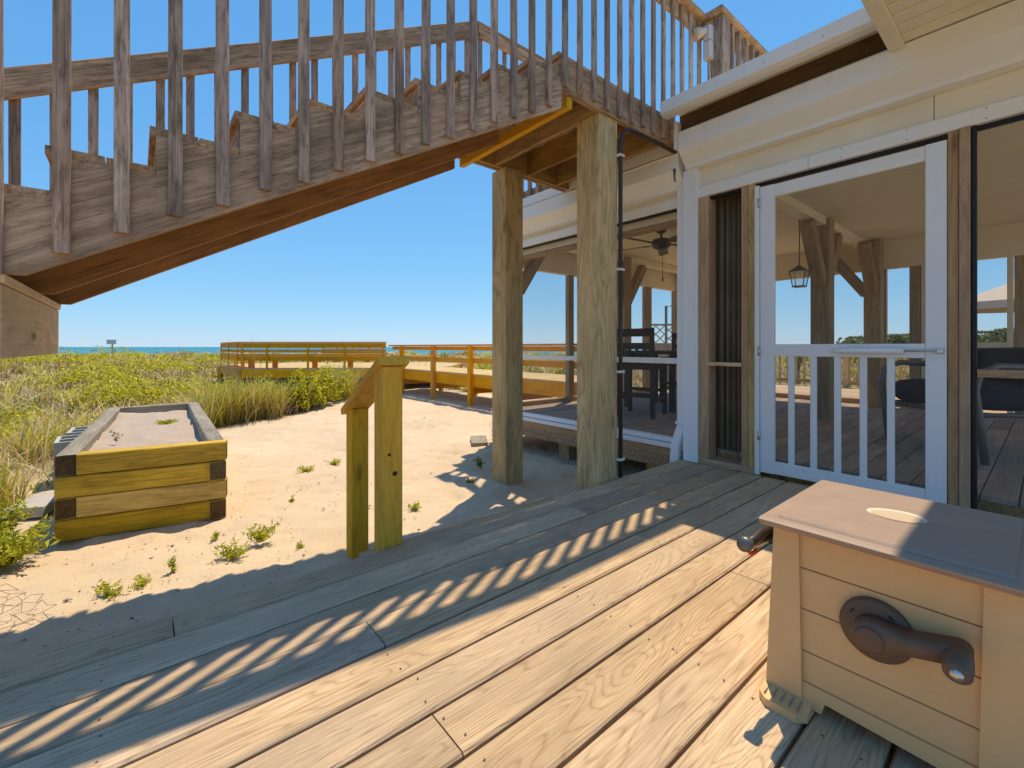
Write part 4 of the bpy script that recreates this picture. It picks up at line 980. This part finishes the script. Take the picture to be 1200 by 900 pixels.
# taller green clumps at the edge of the sand
cl = []
for (xx, yy_, hh, nn_) in [(.95,8.2,.75,420),(1.3,8.35,.8,500),(1.65,8.5,.75,420),(.6,7.9,.6,300),(2.2,9.0,.65,350),(3.3,10.2,.85,380),(3.6,10.6,.85,380),(3.95,11.0,.8,300),(-.7,7.0,.5,250),(2.6,9.6,.6,260),(1.0,9.3,.7,300),(-1.2,5.6,.55,300),(-.9,4.9,.45,240),(-1.5,7.8,.6,300)]:
    r = np.random.default_rng(int(xx*100+yy_*10+500)); rad = .28; a = r.uniform(0, 2*np.pi, nn_); q_ = rad*np.sqrt(r.uniform(0, 1, nn_))
    cl.append(np.stack([xx+np.cos(a)*q_, yy_+np.sin(a)*q_, r.uniform(.45, 1.0, nn_)*hh*1.22], -1))
cl = np.concatenate(cl); n = len(cl); r = np.random.default_rng(8)
P = np.stack([cl[:,0], cl[:,1], hfun(cl[:,0], cl[:,1])-.02], -1)
v_, t_, c_ = blades(P, cl[:,2], r.uniform(.15, .8, n), np.full(n, .009), pick(n, [GREEN, YGREEN, STRAW, DRY], [.30, .40, .20, .10], 6), 7)
o = tris_obj('tall_grass', v_, t_, 'grass', c_); tag(o, 'tall green beach grass along the edge of the open sand', 'grass', kind='stuff')
# leafy ground cover and twiggy brush
xy, D, sdv, r = field(150000, 31, d0=4.0, d1=50)
g2 = patch(xy[:,0], xy[:,1], .75, 5.3)
k = (sdv > .25) & (g2 > .85) & ~keepout(xy); xy, D, sdv, g2 = xy[k], D[k], sdv[k], g2[k]
n0 = len(xy); zt = .08+.24*np.clip(.55+.45*patch(xy[:,0], xy[:,1], 2.4, 7.0), 0, 1)*r.uniform(.3, 1, n0)
ex = []; ez = []
for lt_, Dd, rad, hh_, nn_ in [(-.86, 9.5, 1.0, .55, 2600), (-.72, 10.8, .9, .55, 2200), (-.95, 12.5, 1.3, .6, 2000), (-.47, 8.45, .38, .66, 2100), (-.41, 9.0, .42, .72, 2200), (-.55, 8.5, .35, .55, 1200), (-.36, 9.9, .40, .62, 1200),
                               (-.80, 16, 1.4, .7, 1600), (-1.03, 20, 1.8, .7, 1500), (-1.1, 7.2, .6, .35, 900), (-.64, 9.6, .5, .5, 1100), (-.90, 25, 2.2, .8, 1500), (-.66, 22, 2.0, .6, 900), (-.15, 15, 1.2, .5, 1000), (-.05, 17, 1.0, .5, 900)]:
    c0 = xyD(np.array([lt_]), np.array([Dd]))[0]; a = r.uniform(0, 2*np.pi, nn_); q_ = np.sqrt(r.uniform(0, 1, nn_)); wob = 1+.25*np.sin(a*3+lt_*9)+.15*np.sin(a*7)
    ex.append(np.stack([c0[0]+np.cos(a)*q_*rad*wob, c0[1]+np.sin(a)*q_*rad*wob], -1)); ez.append(hh_*(1-.75*q_**2)*r.uniform(.25, 1.08, nn_)**.7*(1+.25*np.sin(a*5+q_*6)))
ex = np.concatenate(ex); ez = np.concatenate(ez); kk = (sdist(ex[:,0], ex[:,1]) > -.15) & ~keepout(ex); ex, ez = ex[kk], ez[kk]
xy = np.concatenate([xy, ex]); D = xy[:,0]*FW.x+xy[:,1]*FW.y; n = len(xy)
P = np.stack([xy[:,0], xy[:,1], hfun(xy[:,0], xy[:,1]) + np.concatenate([zt, ez])], -1)
v_, t_, c_ = leaves(P, .022+.0019*D, pick(n, [(.62,.56,.025), (.42,.42,.02), (.74,.64,.04), (.16,.18,.02)], [.4, .28, .2, .12], 9), 10, 1.7)
o = tris_obj('leafy_ground_cover', v_, t_, 'leaf', c_); tag(o, 'bright green leafy plants spread over the dune', 'ground cover', kind='stuff')
xy, D, sdv, r = field(26000, 41, d0=5, d1=25); k = (sdv > .3) & (patch(xy[:,0], xy[:,1], .9, 8.0) > .1) & ~keepout(xy); xy, D = xy[k], D[k]; n = len(D)
tw = []
for (xx, yy_) in [(1.6,8.5),(2.0,8.75),(2.4,9.2),(2.9,9.9),(3.3,10.3),(1.2,8.3),(1.9,9.1)]: tw.append(np.array([xx, yy_])+np.random.default_rng(int(xx*77)).normal(0, .2, (160, 2)))
tw = np.concatenate(tw); tw = tw[sdist(tw[:,0], tw[:,1]) > 0]; xy = np.concatenate([xy, tw]); D = np.concatenate([D, np.full(len(tw), 9.)]); n = len(D)
P = np.stack([xy[:,0], xy[:,1], hfun(xy[:,0], xy[:,1])], -1)
v_, t_, c_ = blades(P, r.uniform(.2, .5, n), r.uniform(.1, 1.0, n), .003+.0009*D, pick(n, [TWIG, DRY, (.27,.17,.11)], [.5, .3, .2], 12), 13)
o = tris_obj('dry_brush', v_, t_, 'grass', c_); tag(o, 'brown twiggy brush tangled in the dune grass', 'brush', kind='stuff')
# sea oat stalks against the sky
r = np.random.default_rng(51); lt_ = np.array([-.57,-.565,-.555,-.80,-.79,-.74,-.92,-.70,-.86,-.13,-.20,-.05,-.33,-.75,-.10,-.24,-.17]); Dd = np.array([10,10.2,10.1,16,16.5,15,14,18,20,13,13.5,14,11.5,22,15,11.2,9.6]); xy = xyD(lt_, Dd); n = len(lt_)
hh = np.array([1.75,1.55,1.6,1.3,1.1,1.2,1.0,1.1,1.0,.9,1.0,.9,1.2,1.1,.9,.8,.5])
v_, t_, c_ = blades(np.stack([xy[:,0], xy[:,1], hfun(xy[:,0], xy[:,1])], -1), hh, r.uniform(.08, .3, n), .003+.0010*Dd, pick(n, [STRAW, DRY], [.6, .4], 14), 15)
o = tris_obj('sea_oat_stalks', v_, t_, 'grass', c_); tag(o, 'thin dry sea oat stalks standing above the dune grass', 'grass', kind='stuff')
# weeds on the open sand, one object each
def weed(x, y, rad, hgt, nst, label, seed, group='weeds on the open sand', z=None, cl=((.46,.47,.03),(.56,.54,.06),(.32,.35,.02)), sz=1.0):
    r = np.random.default_rng(seed); Pl = []; Vs = []; 
    for k in range(nst):
        a = r.uniform(0, 2*np.pi); q_ = rad*r.uniform(.15, 1); H_ = hgt*r.uniform(.45, 1); m_ = int(10+H_*50)
        t = np.linspace(.2, 1, m_); px_ = np.cos(a)*q_*t; py_ = np.sin(a)*q_*t; pz_ = H_*t*(1.1-.25*t)
        Pl.append(np.stack([px_, py_, pz_], -1)+r.normal(0, .007, (m_, 3)))
    Pl = np.concatenate(Pl); n = len(Pl)
    Pl[:,2] = np.maximum(Pl[:,2], .004)
    v_, t_, c_ = leaves(Pl, r.uniform(.006, .011, n)*sz, pick(n, list(cl), [.5,.3,.2], seed+1), seed+2, 3.6, .3)
    z = hz(x, y) if z is None else z
    o = tris_obj('weed', v_, t_, 'leaf', c_, None, Matrix.Translation((x, y, z)))
    return tag(o, label, 'weed', group)
weed(.41, 2.97, .10, .10, 22, 'feathery green weed next to a slightly bigger one on the sand by the deck', 61)
weed(.58, 3.10, .11, .13, 30, 'bushy bright green weed on the sand between the planter and the deck', 62)
weed(1.25, 4.58, .12, .06, 20, 'low spreading green weed on the sand beyond the handrail', 63)
weed(1.55, 4.70, .12, .05, 16, 'flat green weed on the sand behind the shorter handrail post', 64)
weed(1.57, 3.01, .06, .05, 14, 'small round green weed on the sand beside the tall handrail post', 65)
weed(-.10, 2.90, .09, .06, 14, 'creeping green weed at the edge of the stair shadow', 66)
weed(.02, 2.94, .09, .05, 10, 'thin trailing weed in the sand near the stair shadow', 67)
weed(.15, 2.98, .025, .10, 4, 'single upright sprig of weed standing in the sand', 68)
weed(2.62, 3.62, .11, .13, 16, 'grassy green tuft beside the foot of the far tall post', 69, cl=((.20,.26,.04),(.28,.32,.06),(.14,.18,.03)))
weed(2.25, 3.25, .07, .05, 8, 'little weed in the shade in front of the far tall post', 70, cl=((.20,.26,.04),(.28,.32,.06),(.14,.18,.03)))
weed(.75, 2.86, .03, .04, 4, 'tiny green seedling in the sand near the deck edge', 71)
weed(.38, 3.35, .035, .05, 5, 'small thin weed on the sand close to the planter', 72)
weed(.92, 3.75, .02, .05, 4, 'tiny yellow green seedling alone in the sand', 73)
weed(-.56, 3.62, .24, .24, 90, 'large bushy green plant at the sand edge near the planter corner', 74, sz=1.5)
weed(-.66, 4.1, .18, .3, 50, 'green leafy plant growing beside the planter front corner', 75, sz=1.5)
weed(.22, 5.35, .10, .03, 40, 'low green weed growing in the planter sand', 76, z=.165)
weed(-.12, 4.6, .03, .12, 3, 'thin dry sprig standing in the planter sand', 77, z=.165, cl=((.40,.33,.14),(.5,.4,.2),(.3,.25,.1)))
# yucca beyond the back deck
def yucca(loc, hgt, n, label):
    r = np.random.default_rng(81); th = r.uniform(0, 2*np.pi, n); P = np.zeros((n, 3)); P[:,2] = hgt*.55+r.uniform(-.1, .1, n)
    v_, t_, c_ = blades(P, r.uniform(.35, .6, n), r.uniform(.1, 1.1, n), np.full(n, .05), pick(n, [(.14,.18,.05), (.24,.24,.08)], [.6,.4], 82), 83)
    e = empty('yucca', loc, label, 'plant'); o = tris_obj('leaves', v_, t_, 'grass', c_, e, WM[e])
    tube('trunk', e, [Vector(loc), Vector(loc)+Vector((.03,0,hgt*.6))], [.09,.06], 'dark_post', 8)
yl = W_(.635*13, 13); yucca((yl.x, yl.y, -.31), 1.0, 80, 'spiky yucca plant beyond the back deck railing')
# shrubs and trees beyond the house
def shrub(lt_, Dd, rad, hgt, label, seed, n=2600, base=-.31):
    c0 = W_(lt_*Dd, Dd, base); r = np.random.default_rng(seed)
    e = empty('coastal_tree', c0, label, 'tree', 'trees beyond the house')
    lob = r.normal(0, .5, (14, 3))*np.array([rad, rad, hgt*.28]) + np.array([0, 0, hgt*.68]); lr = r.uniform(.28, .5, 14)*rad
    w_ = r.integers(0, 14, n); u = r.normal(0, 1, (n, 3)); u /= np.linalg.norm(u, axis=1)[:, None]
    P = lob[w_] + u*(lr[w_]*r.uniform(.55, 1, n)**.5)[:, None]*np.array([1,1,.7]); P[:,2] = np.clip(P[:,2], .15, hgt)
    v_, t_, c_ = leaves(P, np.full(n, .006*Dd), pick(n, [(.10,.13,.035), (.16,.19,.05), (.22,.25,.06), (.06,.08,.02)], [.35,.3,.2,.15], seed+1), seed+2, 1.6)
    tris_obj('crown', v_, t_, 'leaf', c_, e, WM[e])
    tube('trunk', e, [c0, c0+Vector((.1,.05,hgt*.35)), c0+Vector((.05,.2,hgt*.7))], [.05*hgt, .04*hgt, .02*hgt], 'dark_post', 8)
    for k in range(4): p = c0+Vector(lob[k]); tube('limb', e, [c0+Vector((.1,.05,hgt*.35)), p], [.025*hgt, .008*hgt], 'dark_post', 6)
shrub(1.03, 24, 2.2, 2.0, 'rounded dune tree in front of the umbrella side of the porch', 91)
shrub(1.10, 26, 2.6, 2.2, 'taller dune tree behind the patio umbrella', 92)
shrub(.83, 24, 1.9, 1.75, 'low dune tree behind the back deck seen through the door', 93)
shrub(.89, 28, 2.4, 2.0, 'spreading dune tree farther back beyond the back deck', 94)
shrub(1.20, 25, 2.4, 2.1, 'dense dune tree at the far side of the patio umbrella', 95)
shrub(.96, 30, 2.6, 1.9, 'flat topped dune tree on the land behind the porch wall', 96)
# shells and pebbles on the sand
r = np.random.default_rng(101); V = []; T = []
oc = np.array([(1,0,0),(0,1,0),(-1,0,0),(0,-1,0),(0,0,1),(0,0,-1)], float); of = np.array([(0,1,4),(1,2,4),(2,3,4),(3,0,4),(1,0,5),(2,1,5),(3,2,5),(0,3,5)])
cols = []
for k in range(1500):
    if k < 500: x = r.uniform(-.3, 1.6); y = r.uniform(2.0, 4.4)
    else: x = r.uniform(-.5, 5); y = r.uniform(2.0, 10)
    if sdist(np.array([x]), np.array([y]))[0] > -.05: continue
    s_ = r.uniform(.002, .006)*(1+.9*(r.uniform() > .93)); V.append(oc*np.array([s_*r.uniform(.8,1.6), s_, s_*.6])+np.array([x, y, hz(x, y)+.006])); T.append(of+6*(len(V)-1))
    c = np.array([.72,.66,.56])*r.uniform(.5, 1.1) if r.uniform() < .6 else np.array([.28,.2,.13])*r.uniform(.6, 1.2); cols.append(np.tile(np.append(c, 1), (6, 1)))
o = tris_obj('pebbles', np.concatenate(V), np.concatenate(T), 'leaf', np.concatenate(cols)); tag(o, 'small shells and pebbles scattered over the sand', 'pebbles', kind='stuff')
# loose chicken wire on the sand
o = hexwire('chicken_wire', None, (-.52, 2.72, -.285), (.8,.45,0), (-.5,.75,.12), .30, .42, .036, .0012, .010); tag(o, 'loose piece of chicken wire lying on the sand by the bushy plant', 'wire netting')
